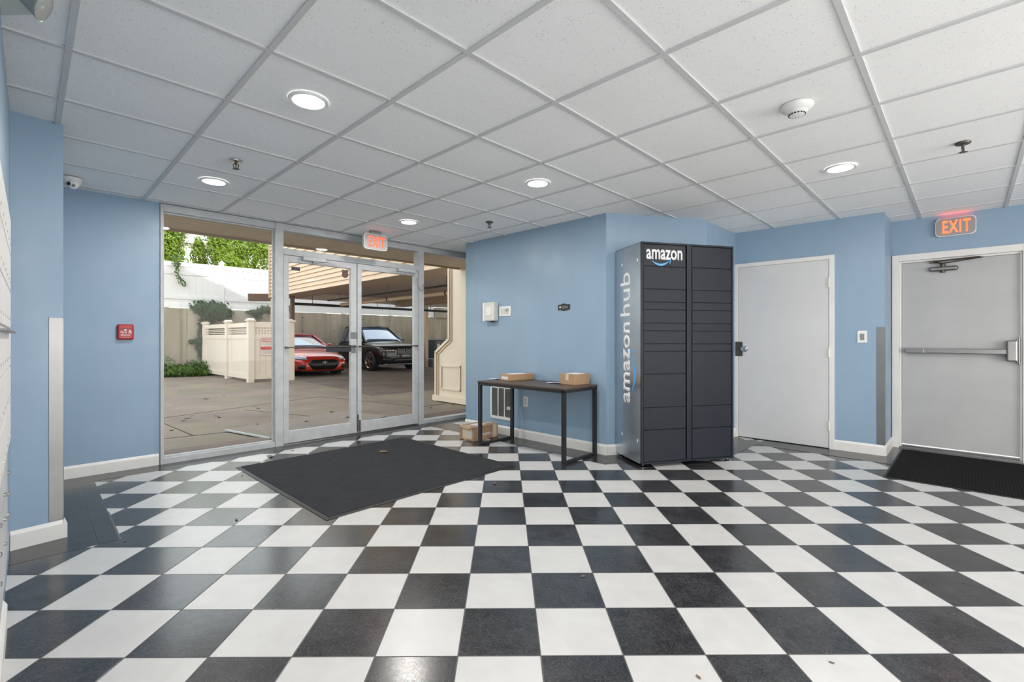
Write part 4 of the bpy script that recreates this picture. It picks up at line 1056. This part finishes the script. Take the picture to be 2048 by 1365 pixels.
def leaves(blobs, n, size, sd_, flatten=0):
    """leaf quads on the surfaces of lumpy blobs: (centre, radii)"""
    rn = random.Random(sd_); g = MB(); wts = [max(r_) ** 2 for _, r_ in blobs]; tot = sum(wts)
    for (c, rad), w in zip(blobs, wts):
        for _ in range(int(n * w / tot)):
            v = Vector((rn.gauss(0, 1), rn.gauss(0, 1), rn.gauss(0, 1))).normalized(); k = .55 + .5 * rn.random() ** .5
            lump = 1 + .18 * math.sin(v.x * 7 + c[0] * 3) * math.cos(v.z * 6 + c[2]) + .12 * math.sin(v.y * 11)
            p = Vector(c) + Vector((v.x * rad[0], v.y * rad[1], v.z * rad[2])) * k * lump
            a = (v + Vector((rn.uniform(-1, 1), rn.uniform(-1, 1), rn.uniform(-1, 1))) * .9).normalized()
            t = a.cross(Vector((rn.random(), rn.random(), rn.random() + .1))).normalized(); s_ = a.cross(t) * size * rn.uniform(.5, 1); t *= size * rn.uniform(.6, 1.2)
            k_ = len(g.v); g.v += [tuple(p - t), tuple(p + s_ * .55), tuple(p + t), tuple(p - s_ * .55)]; g.f.append((k_, k_ + 1, k_ + 2, k_ + 3))
    return g
u0 = CW0 + Vector((-math.sin(ca), math.cos(ca))) * .29
g = MB(); g.prism([(u0.x - 8 * math.cos(ca), u0.y - 8 * math.sin(ca)), (u0.x + 22 * math.cos(ca), u0.y + 22 * math.sin(ca)), (u0.x + 8, u0.y + 45), (u0.x - 30, u0.y + 20)], 1.0, 2.12)
tag(g.build('ground_upper', m_concrete('dry_earth_bank', (112, 104, 72), (140, 130, 98), 1.2)), 'higher ground behind the retaining wall', kind='structure')
def tree(px, py, Y, w, hgt, n, label, sd_, extra=(), size=.06, base=2.12):
    c = at_y(px, py, Y); r = empty('evergreen_tree', (c.x, Y, base), 0, label, 'tree', 'evergreen trees behind the white fence')
    bl = [((0, 0, c.z - base), (w / 2, w / 2, hgt / 2))] + [((a, b_, c.z - base + d), (e, e, f)) for a, b_, d, e, f in extra]
    leaves(bl, n, size, sd_).build('foliage', M_LIME, r)
    g = MB(); g.tube([(0, 0, 0), (.03, 0, (c.z - base) * .6), (0, .05, c.z - base + hgt * .3)], [.09, .07, .03], 8)
    for k in range(5): a_ = k * 1.3; z = (c.z - base) * (.5 + .1 * k); g.tube([(0, 0, z), (math.cos(a_) * w * .35, math.sin(a_) * w * .35, z + .35)], [.03, .01], 5)
    g.build('trunk', M_BARK, r)
tree(332, 488, 17.3, 1.15, 1.9, 5200, 'lime green evergreen tree at the left end of the white fence', 1, ((.12, 0, -.45, .50, .45), (.05, .1, .5, .5, .6)))
tree(398, 515, 18.6, .62, 1.0, 1500, 'smallest green evergreen, pointed, between the two bushy trees', 2, ((.0, 0, .45, .18, .35),))
tree(452, 502, 18.7, 1.35, 1.7, 6000, 'broad lime evergreen behind the first fence post', 3, ((-.2, 0, .45, .45, .5), (.2, -.3, -.35, .5, .40)))
tree(508, 512, 19.2, 1.35, 1.7, 6500, 'lime evergreen drooping over the fence beside the carport corner', 4, ((-.1, -1.35, -.62, .50, .36), (.25, 0, .3, .45, .5), (-.3, -1.2, -.5, .4, .3), (.15, -1.55, -.95, .22, .30), (-.2, -1.6, -.85, .3, .25)))
def ivy(name, blobs, n, size, m, label, sd_, cat='ivy', kind=None):
    g = leaves([((0, 0, 0), blobs[0][1])] + [((b_[0][0] - blobs[0][0][0], b_[0][1] - blobs[0][0][1], b_[0][2] - blobs[0][0][2]), b_[1]) for b_ in blobs[1:]], n, size, sd_)
    o = g.build(name, m); o.location = blobs[0][0]; return tag(o, label, cat, kind=kind)
def on_cw(px, py, off=0):
    d = (CW1 - CW0).normalized(); nn = Vector((d.y, -d.x)) * off; q = CW0 + nn; rr_ = ray(px, py)
    n2 = Vector((-d.y, d.x)); t = n2.dot(q) / n2.dot(Vector(rr_[:2])); v = rr_ * t; return Vector((v.x, v.y, v.z + EYE))
B = lambda px, py, r3, off=.15: (tuple(on_cw(px, py, off)), r3)
ivy('ivy', [B(422, 622, (.55, .35, .30)), B(400, 615, (.3, .25, .22)), B(440, 628, (.35, .3, .2)), B(412, 650, (.25, .2, .28)), B(405, 672, (.2, .18, .22)), B(403, 695, (.22, .15, .22)), B(395, 684, (.35, .1, .07)), B(408, 712, (.18, .12, .2))], 2600, .07, M_IVY, 'dark green ivy bush spilling over the concrete wall above the cream fence', 8)
ivy('ground_ivy', [B(338, 743, (.9, .45, .18), .45), B(370, 745, (.8, .45, .16), .5), B(398, 741, (.7, .4, .22), .45), B(400, 733, (.5, .3, .25), .3), B(327, 735, (.3, .3, .4), .3), B(420, 748, (.4, .3, .1), .6)], 3000, .06, M_IVY2, 'low green ivy growing along the foot of the concrete wall', 9, kind='stuff')
ivy('ivy', [B(535, 620, (.35, .25, .16)), B(510, 625, (.3, .2, .10)), B(515, 632, (.15, .15, .2))], 600, .06, M_IVY, 'small ivy patch on the wall top above the enclosure corner', 10)
d_ = [(352, 520, .10), (353, 530, .06), (354, 542, .05), (356, 554, .05), (361, 562, .05), (367, 567, .05)]
ivy('hanging_vine', [(tuple(on_cw(a_, b_, -.02)), (c_ * 1.6, c_, c_ * 2.0)) for a_, b_, c_ in d_], 260, .045, M_IVY2, 'thin vine trailing down the white fence on the left', 12, 'vine')
for i, (px, py) in enumerate(((362, 783), (366, 843), (375, 838), (432, 833), (438, 836), (448, 792), (512, 815), (517, 818), (383, 833), (514, 854), (612, 848), (613, 838), (664, 825), (675, 829), (744, 792), (343, 862), (720, 806), (695, 840), (905, 812), (862, 818), (412, 799))):
    p = on_z(px, py, GZ)
    o = leaf_bit(p.x, p.y, GZ + (.028 if i in (9, 10, 17) else .013 if i in (18, 19) else .002), .018 + .016 * random.random(), M_LEAF2, 'fallen dry leaf lying on the yard concrete outside', 'fallen_leaf', 'leaf', 40 + i); o['group'] = 'fallen leaves on the yard concrete'

# ------------------------------------------------------------------ cars
def wheel(parent, x, y, rad, w, side, rimm, spokes=5):
    g = MB(); g.M = Matrix.Translation((x, y, rad)); s = side
    g.lathe([(rad * .66, -w / 2), (rad * .93, -w / 2), (rad, -w / 2 + .03), (rad, w / 2 - .03), (rad * .93, w / 2), (rad * .66, w / 2), (rad * .64, 0), (rad * .66, -w / 2)], 36, 'y', cap=False); t = g.build('wheel', M_RUBBER, parent, smooth=True)
    g = MB(); g.M = Matrix.Translation((x, y + s * (w / 2 - .035), rad)) @ (Matrix.Rotation(PI, 4, 'Z') if s > 0 else Matrix.Identity(4))
    g.lathe([(rad * .60, -.02), (rad * .70, .028), (rad * .66, .034), (rad * .58, .0), (rad * .60, -.02)], 36, 'y', cap=False)
    for k in range(spokes):
        for dd in (-.13, .13):
            a = 2 * PI * k / spokes + dd; g2 = Matrix.Rotation(a, 4, 'Y'); M0 = g.M; g.M = M0 @ g2; g.box(rad * .08, rad * .66, -.03, -.008, -.018, .018); g.M = M0
    g.lathe([(rad * .14, -.02), (rad * .13, .036)], 16, 'y'); M1 = g.M; g.build('rim', rimm, t); g = MB(); g.M = M1; g.lathe([(rad * .62, -.05), (rad * .62, -.03)], 24, 'y'); g.build('brake_disc', M_BLK, t)
def ringsec(w, z0, zs, zt):
    """half section points (y, z) from underside centre to top centre"""
    return [(0, z0), (w * .80, z0), (w * .97, z0 + (zs - z0) * .18), (w, z0 + (zs - z0) * .5), (w * .985, z0 + (zs - z0) * .86), (w * .93, zs), (w * .70, zs + (zt - zs) * .72), (w * .35, zt), (0, zt)]
def loft(stations, name, m, parent, sub=2):
    vs = []; fs = []; n = None
    for x, w, z0, zs, zt in stations:
        h = ringsec(w, z0, zs, zt); full = [(x, y, z) for y, z in h] + [(x, -y, z) for y, z in h[-2:0:-1]]; n = len(full); vs += full
    m_ = len(stations)
    for j in range(m_ - 1):
        for i in range(n): fs.append((j * n + i, (j + 1) * n + i, (j + 1) * n + (i + 1) % n, j * n + (i + 1) % n))
    fs.append(tuple(range(n))); fs.append(tuple(range((m_ - 1) * n, m_ * n))[::-1])
    g = MB(); g.add(vs, fs); return g.build(name, m, parent, smooth=True, subsurf=sub)
def cut_arches(body, wheels, rad):
    """open the wheel arches in the body mesh"""
    g = MB()
    for x in wheels: g.lathe([(rad, -1.2), (rad, 1.2)], 32, 'y', (x, 0, rad * .93))
    c = g.build('arch_cutter', None); c.parent = body.parent
    d = body.modifiers.new('arch', 'BOOLEAN'); d.operation = 'DIFFERENCE'; d.object = c; d.solver = 'EXACT'
    bpy.context.view_layer.update(); me = bpy.data.meshes.new_from_object(body.evaluated_get(bpy.context.evaluated_depsgraph_get()))
    body.modifiers.clear(); body.data = me; bpy.data.objects.remove(c, do_unlink=True)
    for p in me.polygons: p.use_smooth = True
    me.set_sharp_from_angle(angle=math.radians(35))
M_CARGL = mat('car_glass', (70, 84, 104), .04, .0, spec=1.0, var=.1, coat=1.0)
M_CARGL.node_tree.nodes['Principled BSDF'].inputs['Coat IOR'].default_value = 2.2
M_RIM1 = mat('silver_alloy', (176, 170, 164), .3, .8); M_LAMPG = mat('headlamp_glass', (150, 156, 170), .08, .3, coat=1)
M_BLK = mat('car_black_trim', (18, 18, 20), .4)
def car_paint(name, rgb):
    return mat(name, rgb, .25, .25, spec=.6, var=.04, coat=1.0)
def quadpatch(name, rows, m, parent, thick=.006, smooth=True):
    g = MB(); n = len(rows[0]); vs = [p for r_ in rows for p in r_]
    fs = [(j * n + i, j * n + i + 1, (j + 1) * n + i + 1, (j + 1) * n + i) for j in range(len(rows) - 1) for i in range(n - 1)]
    g.add(vs, fs); o = g.build(name, m, parent, smooth=smooth); d = o.modifiers.new('solid', 'SOLIDIFY'); d.thickness = thick; d.offset = 0; return o
def cabin(parent, xa0, xa1, xb1, xb0, wb, wt, zb, zt, paint, rails=False):
    """windscreen foot xa0, roof front xa1, roof rear xb1, rear glass foot xb0"""
    N = 9; ang = [(-1 + 2 * i / (N - 1)) for i in range(N)]
    ws = [[(xa0 + (.10 if True else 0) * abs(k) ** 2.2 + (xa1 - xa0) * t, (wb + (wt - wb) * t) * k * .965, zb - .01 + (zt - zb - .02) * t + .03 * (1 - k * k) * t) for k in ang] for t in (0, .25, .5, .75, 1)]
    quadpatch('windscreen', ws, M_CARGL, parent)
    rs_ = [[(xb0 - .06 * abs(k) ** 2 + (xb1 - xb0) * t, (wb + (wt - wb) * t) * k * .95, zb + (zt - zb - .02) * t) for k in ang] for t in (0, .5, 1)]
    quadpatch('rear_glass', rs_, M_CARGL, parent)
    rf = [[(xa1 + .10 * abs(k) ** 2.2 + (xb1 - xa1) * t - (.0), wt * k, zt + .045 * (1 - k * k) - .03 * abs(2 * t - 1) ** 2) for k in ang] for t in (0, .2, .4, .6, .8, 1)]
    quadpatch('roof', rf, paint, parent, .03)
    for s in (-1, 1):
        # side glass, pillars
        g = MB(); xs = [(xa0 + .22, xa1 + .22), ((xa1 + xb1) / 2 - .05, (xa1 + xb1) / 2 - .05)], [((xa1 + xb1) / 2 + .02, (xa1 + xb1) / 2 + .02), (xb0 - .25, xb1 - .12)]
        for (a0, a1), (b0, b1) in xs:
            g.add([(a0, s * wb * .995, zb), (b0, s * wb * .995, zb), (b1, s * wt * 1.01, zt - .02), (a1, s * wt * 1.01, zt - .02)], [(0, 1, 2, 3)])
        o = g.build('side_glass', M_CARGL, parent); d = o.modifiers.new('solid', 'SOLIDIFY'); d.thickness = .008
        g = MB(); g.tube([(xa0 + .10, s * wb * .98, zb - .02), (xa1 + .10, s * wt * .99, zt - .005)], .022, 6); g.tube([(xa1 + .08, s * wt, zt - .005), ((xa1 + xb1) / 2, s * wt * 1.01, zt + .005), (xb1, s * wt * .99, zt - .02)], .03, 6)
        g.tube([(xb1, s * wt, zt - .02), (xb0 - .06, s * wb, zb)], .07, 6); g.tube([((xa1 + xb1) / 2, s * wb, zb), ((xa1 + xb1) / 2, s * wt, zt)], .03, 4); g.build('pillar', paint, parent, smooth=True)
        if rails: g = MB(); g.tube([(xa1 + .25, s * wt * .93, zt + .03), (xa1 + .35, s * wt * .93, zt + .07), (xb1 - .2, s * wt * .93, zt + .06), (xb1 - .1, s * wt * .93, zt + .01)], .014, 6); g.build('roof_rail', M_CHROME, parent, smooth=True)
        g = MB(); g.ball((xa0 + .42, s * (wb + .13), zb + .06), .09, 10, 8, (.6, 1.1, .75)); g.box(xa0 + .40, xa0 + .46, min(s * wb, s * (wb + .1)), max(s * wb, s * (wb + .1)), zb, zb + .04); g.build('wing_mirror', paint, parent, smooth=True)

# red coupe: local +x runs from nose to tail
HD = Vector((.7071, -.7071)); rzc = math.atan2(-HD.y, -HD.x)
P_RED = car_paint('red_orange_car_paint', (190, 42, 22))
fc = Vector((-5.72, 14.9))
r = empty('red_car', (fc.x, fc.y, GZ - .04), rzc, 'red hatchback parked nose out beside the cream enclosure', 'car')
st_ = [(0.0, .50, .24, .44, .52), (.06, .72, .19, .52, .64), (.22, .86, .17, .60, .70), (.55, .90, .16, .70, .80), (1.15, .90, .17, .80, .90), (1.45, .90, .17, .86, .95), (2.4, .89, .17, .90, .94), (3.4, .90, .18, .93, .98), (3.95, .86, .22, .94, 1.0), (4.2, .74, .30, .90, .95)]
body = loft(st_, 'body', P_RED, r); cut_arches(body, (.92, 3.5), .345)
TREE = BVHTree.FromPolygons([v.co for v in body.data.vertices], [tuple(p.vertices) for p in body.data.polygons])
cabin(r, 1.20, 2.05, 3.35, 3.95, .78, .56, .93, 1.345, P_RED)
for x in (.92, 3.5):
    for s in (-1, 1): wheel(r, x, s * .80, .32, .22, s, M_RIM1)
g = MB(); hexp = [(-.52, .44), (-.34, .27), (.34, .27), (.52, .44), (.40, .56), (-.40, .56)]
def onnose(pts, dx0, k=.33):
    return [(dx0 + k * (abs(y) ** 2.4), y, z) for y, z in pts]
def noseplate(name, pts, m, parent, xf, thick=.03):
    g = MB(); n = len(pts); a = [(xf(y, z) - .012, y, z) for y, z in pts]; b_ = [(xf(y, z) + thick, y, z) for y, z in pts]
    g.add(a + b_, [tuple(range(n)), tuple(range(n, 2 * n))[::-1]] + [(i, n + i, n + (i + 1) % n, (i + 1) % n) for i in range(n)]); return g.build(name, m, parent)
def dense(pts, k=5):
    o = []
    for i in range(len(pts)):
        a, b_ = pts[i], pts[(i + 1) % len(pts)]
        for j in range(k): o.append((a[0] + (b_[0] - a[0]) * j / k, a[1] + (b_[1] - a[1]) * j / k))
    return o
nf = lambda y, z: .015 + .30 * abs(y) ** 2.6 + .12 * max(0, z - .5)
def strips(name, ya, yb, zl, zh, m, parent, xf, n=14, thick=.02):
    """curved plate following the nose between heights zl(y) and zh(y)"""
    g = MB(); vs = []; 
    for i in range(n + 1):
        y = ya + (yb - ya) * i / n; a, b_ = zl(y), zh(y)
        for z in (a, (a + b_) / 2, b_):
            h = TREE.ray_cast(Vector((-1, y, z)), Vector((1, 0, 0)))[0]
            vs.append(((h.x if h and h.x < .9 else xf(y, z)) - thick * .5, y, z))
    g.add(vs, [(i * 3 + j, (i + 1) * 3 + j, (i + 1) * 3 + j + 1, i * 3 + j + 1) for i in range(n) for j in range(2)]); o = g.build(name, m, parent, smooth=True)
    d = o.modifiers.new('solid', 'SOLIDIFY'); d.thickness = .02; return o
strips('grille', -.50, .50, lambda y: .25 if abs(y) < .34 else .25 + (abs(y) - .34) * 1.1, lambda y: .56 if abs(y) < .38 else .56 - (abs(y) - .38) * .9, M_BLK, r, nf)
for s in (-1, 1):
    strips('headlamp', s * .52, s * .80, lambda y: .56 + .05 * (abs(y) - .5), lambda y: .635 + .22 * (abs(y) - .5), M_LAMPG, r, lambda y, z: .05 + .52 * (abs(y)) ** 3.2 + .1 * max(0, z - .5), thick=.03)
    strips('bumper_duct', s * .58, s * .76, lambda y: .28, lambda y: .41, M_BLK, r, lambda y, z: .03 + .42 * abs(y) ** 3.2, thick=.02)
strips('lower_lip', -.74, .74, lambda y: .175, lambda y: .215, M_BLK, r, lambda y, z: .03 + .40 * abs(y) ** 3.0, 16)
g = MB(); g.M = Matrix.Translation((-.03, 0, .475)); 
g.tube([(0, .075 * math.cos(t), .038 * math.sin(t)) for t in [i * PI / 10 for i in range(21)]], .006, 6); g.tube([(0, -.03, -.025), (0, -.018, .028)], .006, 6); g.tube([(0, .018, -.028), (0, .03, .025)], .006, 6); g.tube([(0, -.024, -.006), (0, .024, .006)], .006, 6); g.build('emblem', M_CHROME, r)

# black sport utility car
P_BLK = mat('black_car_paint', (12, 10, 11), .22, 0, spec=.35, var=.04, coat=.5)
r = empty('black_car', (-3.66, 17.15, GZ - .02), rzc, 'black sport utility car parked behind the entrance doors', 'car')
st_ = [(0, .62, .38, .74, .84), (.05, .80, .28, .84, .93), (.25, .92, .24, .92, 1.00), (.7, .95, .22, .99, 1.07), (1.3, .95, .22, 1.04, 1.12), (2.4, .95, .22, 1.06, 1.1), (3.8, .95, .24, 1.08, 1.12), (4.45, .92, .30, 1.08, 1.14), (4.66, .82, .42, 1.02, 1.08)]
body = loft(st_, 'body', P_BLK, r); cut_arches(body, (.88, 3.74), .40)
TREE = BVHTree.FromPolygons([v.co for v in body.data.vertices], [tuple(p.vertices) for p in body.data.polygons])
cabin(r, 1.25, 2.05, 3.95, 4.50, .84, .62, 1.08, 1.64, P_BLK, True)
for x in (.88, 3.74):
    for s in (-1, 1): wheel(r, x, s * .84, .37, .24, s, mat('bronze_alloy', (170, 150, 134), .3, .8))
nf2 = lambda y, z: .0 + .25 * abs(y) ** 2.6 + .15 * max(0, z - .75)
for s in (-1, 1):
    strips('grille', s * .03, s * .30, lambda y: .62, lambda y: .84, M_BLK, r, nf2)
    g = MB()
    for i in range(6): y = s * (.06 + i * .042); hx = TREE.ray_cast(Vector((-1, y, .72)), Vector((1, 0, 0)))[0].x; g.box(hx - .04, hx - .01, y - .004, y + .004, .635, .825)
    g.tube([(nf2(0, .63) - .04, s * .02, .62), (nf2(.3, .62) - .04, s * .31, .61), (nf2(.3, .85) - .04, s * .29, .855), (nf2(0, .86) - .03, s * .04, .86), (nf2(0, .63) - .04, s * .02, .62)], .010, 6); g.build('grille_bars', M_STEEL, r)
    strips('headlamp', s * .42, s * .84, lambda y: .70 + .04 * (abs(y) - .4), lambda y: .82 + .10 * (abs(y) - .4), mat('dark_headlamp', (90, 84, 80), .08, .4, coat=1), r, lambda y, z: .02 + .36 * abs(y) ** 3.2 + .15 * max(0, z - .75), thick=.03)
    for yy in (.50, .60, .70):
        g = MB(); hx = TREE.ray_cast(Vector((-1, s * yy, .775)), Vector((1, 0, 0)))[0]; g.lathe([(.026, -.02), (.030, 0)], 12, 'x', ((hx.x if hx else .1) - .015, s * yy, .775)); g.build('lamp_ring', M_RIM1, r)
    strips('bumper_duct', s * .60, s * .82, lambda y: .36, lambda y: .52, M_BLK, r, lambda y, z: .0 + .36 * abs(y) ** 3.2, thick=.03)
strips('lower_grille', -.45, .45, lambda y: .34, lambda y: .50, M_BLK, r, nf2, thick=.03)
strips('number_plate', -.16, .16, lambda y: .53, lambda y: .63, mat('plate_grey', (150, 148, 142), .5), r, nf2, 4, .045)
strips('skid_trim', -.7, .7, lambda y: .25, lambda y: .29, M_RIM1, r, lambda y, z: .02 + .33 * abs(y) ** 3, 12, .02)

# air conditioning units on a plinth by the retaining wall
p = on_cw(868, 700, 1.2)
r = empty('concrete_plinth', (p.x + .2, p.y, GZ), ca, 'low concrete plinth under the outdoor cooling units', 'plinth')
g = MB(); g.box(-.9, 2.4, -.9, .7, 0, .34); g.build('slab', m_concrete('grey_plinth', (120, 124, 134), (150, 154, 164), 1), r)
for i, (dx, w_, lab) in enumerate(((-.45, .85, 'dark cooling unit with white wall boxes seen through the right hand glass panel'), (.55, .75, 'dark grilled cooling unit at the stepped edge of the cream wall'))):
    r = empty('cooling_unit', (p.x + .2 + math.cos(ca) * dx, p.y + math.sin(ca) * dx, GZ + .34), ca, lab, 'air conditioner', 'outdoor cooling units')
    g = MB(); g.box(0, w_, -.35, .35, 0, .78); g.build('casing', mat('dark_grey_casing', (62, 64, 72), .5), r, bevel=.02)
    g = MB()
    for k in range(14): g.box(.05, w_ - .05, -.365, -.345, .08 + k * .048, .095 + k * .048)
    for k in range(6): g.box(.05 + k * (w_ - .11) / 5, .06 + k * (w_ - .11) / 5, -.37, -.345, .06, .74)
    g.build('grille', M_GREYPL, r)
    g = MB(); g.box(-.01, w_ + .01, -.37, .37, .78, .81); g.build('top_cover', mat('pale_cover', (150, 154, 168), .5), r)
    if i == 0:
        g = MB(); g.box(.10, .22, -.42, -.36, .25, .62); g.box(.50, .68, -.44, -.36, .25, .58); g.build('switch_box', M_IVORYPL, r)
        g = MB(); g.tube([(.55, -.40, .25), (.52, -.42, .05), (.75, -.45, -.10), (.95, -.5, -.2)], .02, 6); g.build('conduit', M_GREYPL, r, smooth=True)
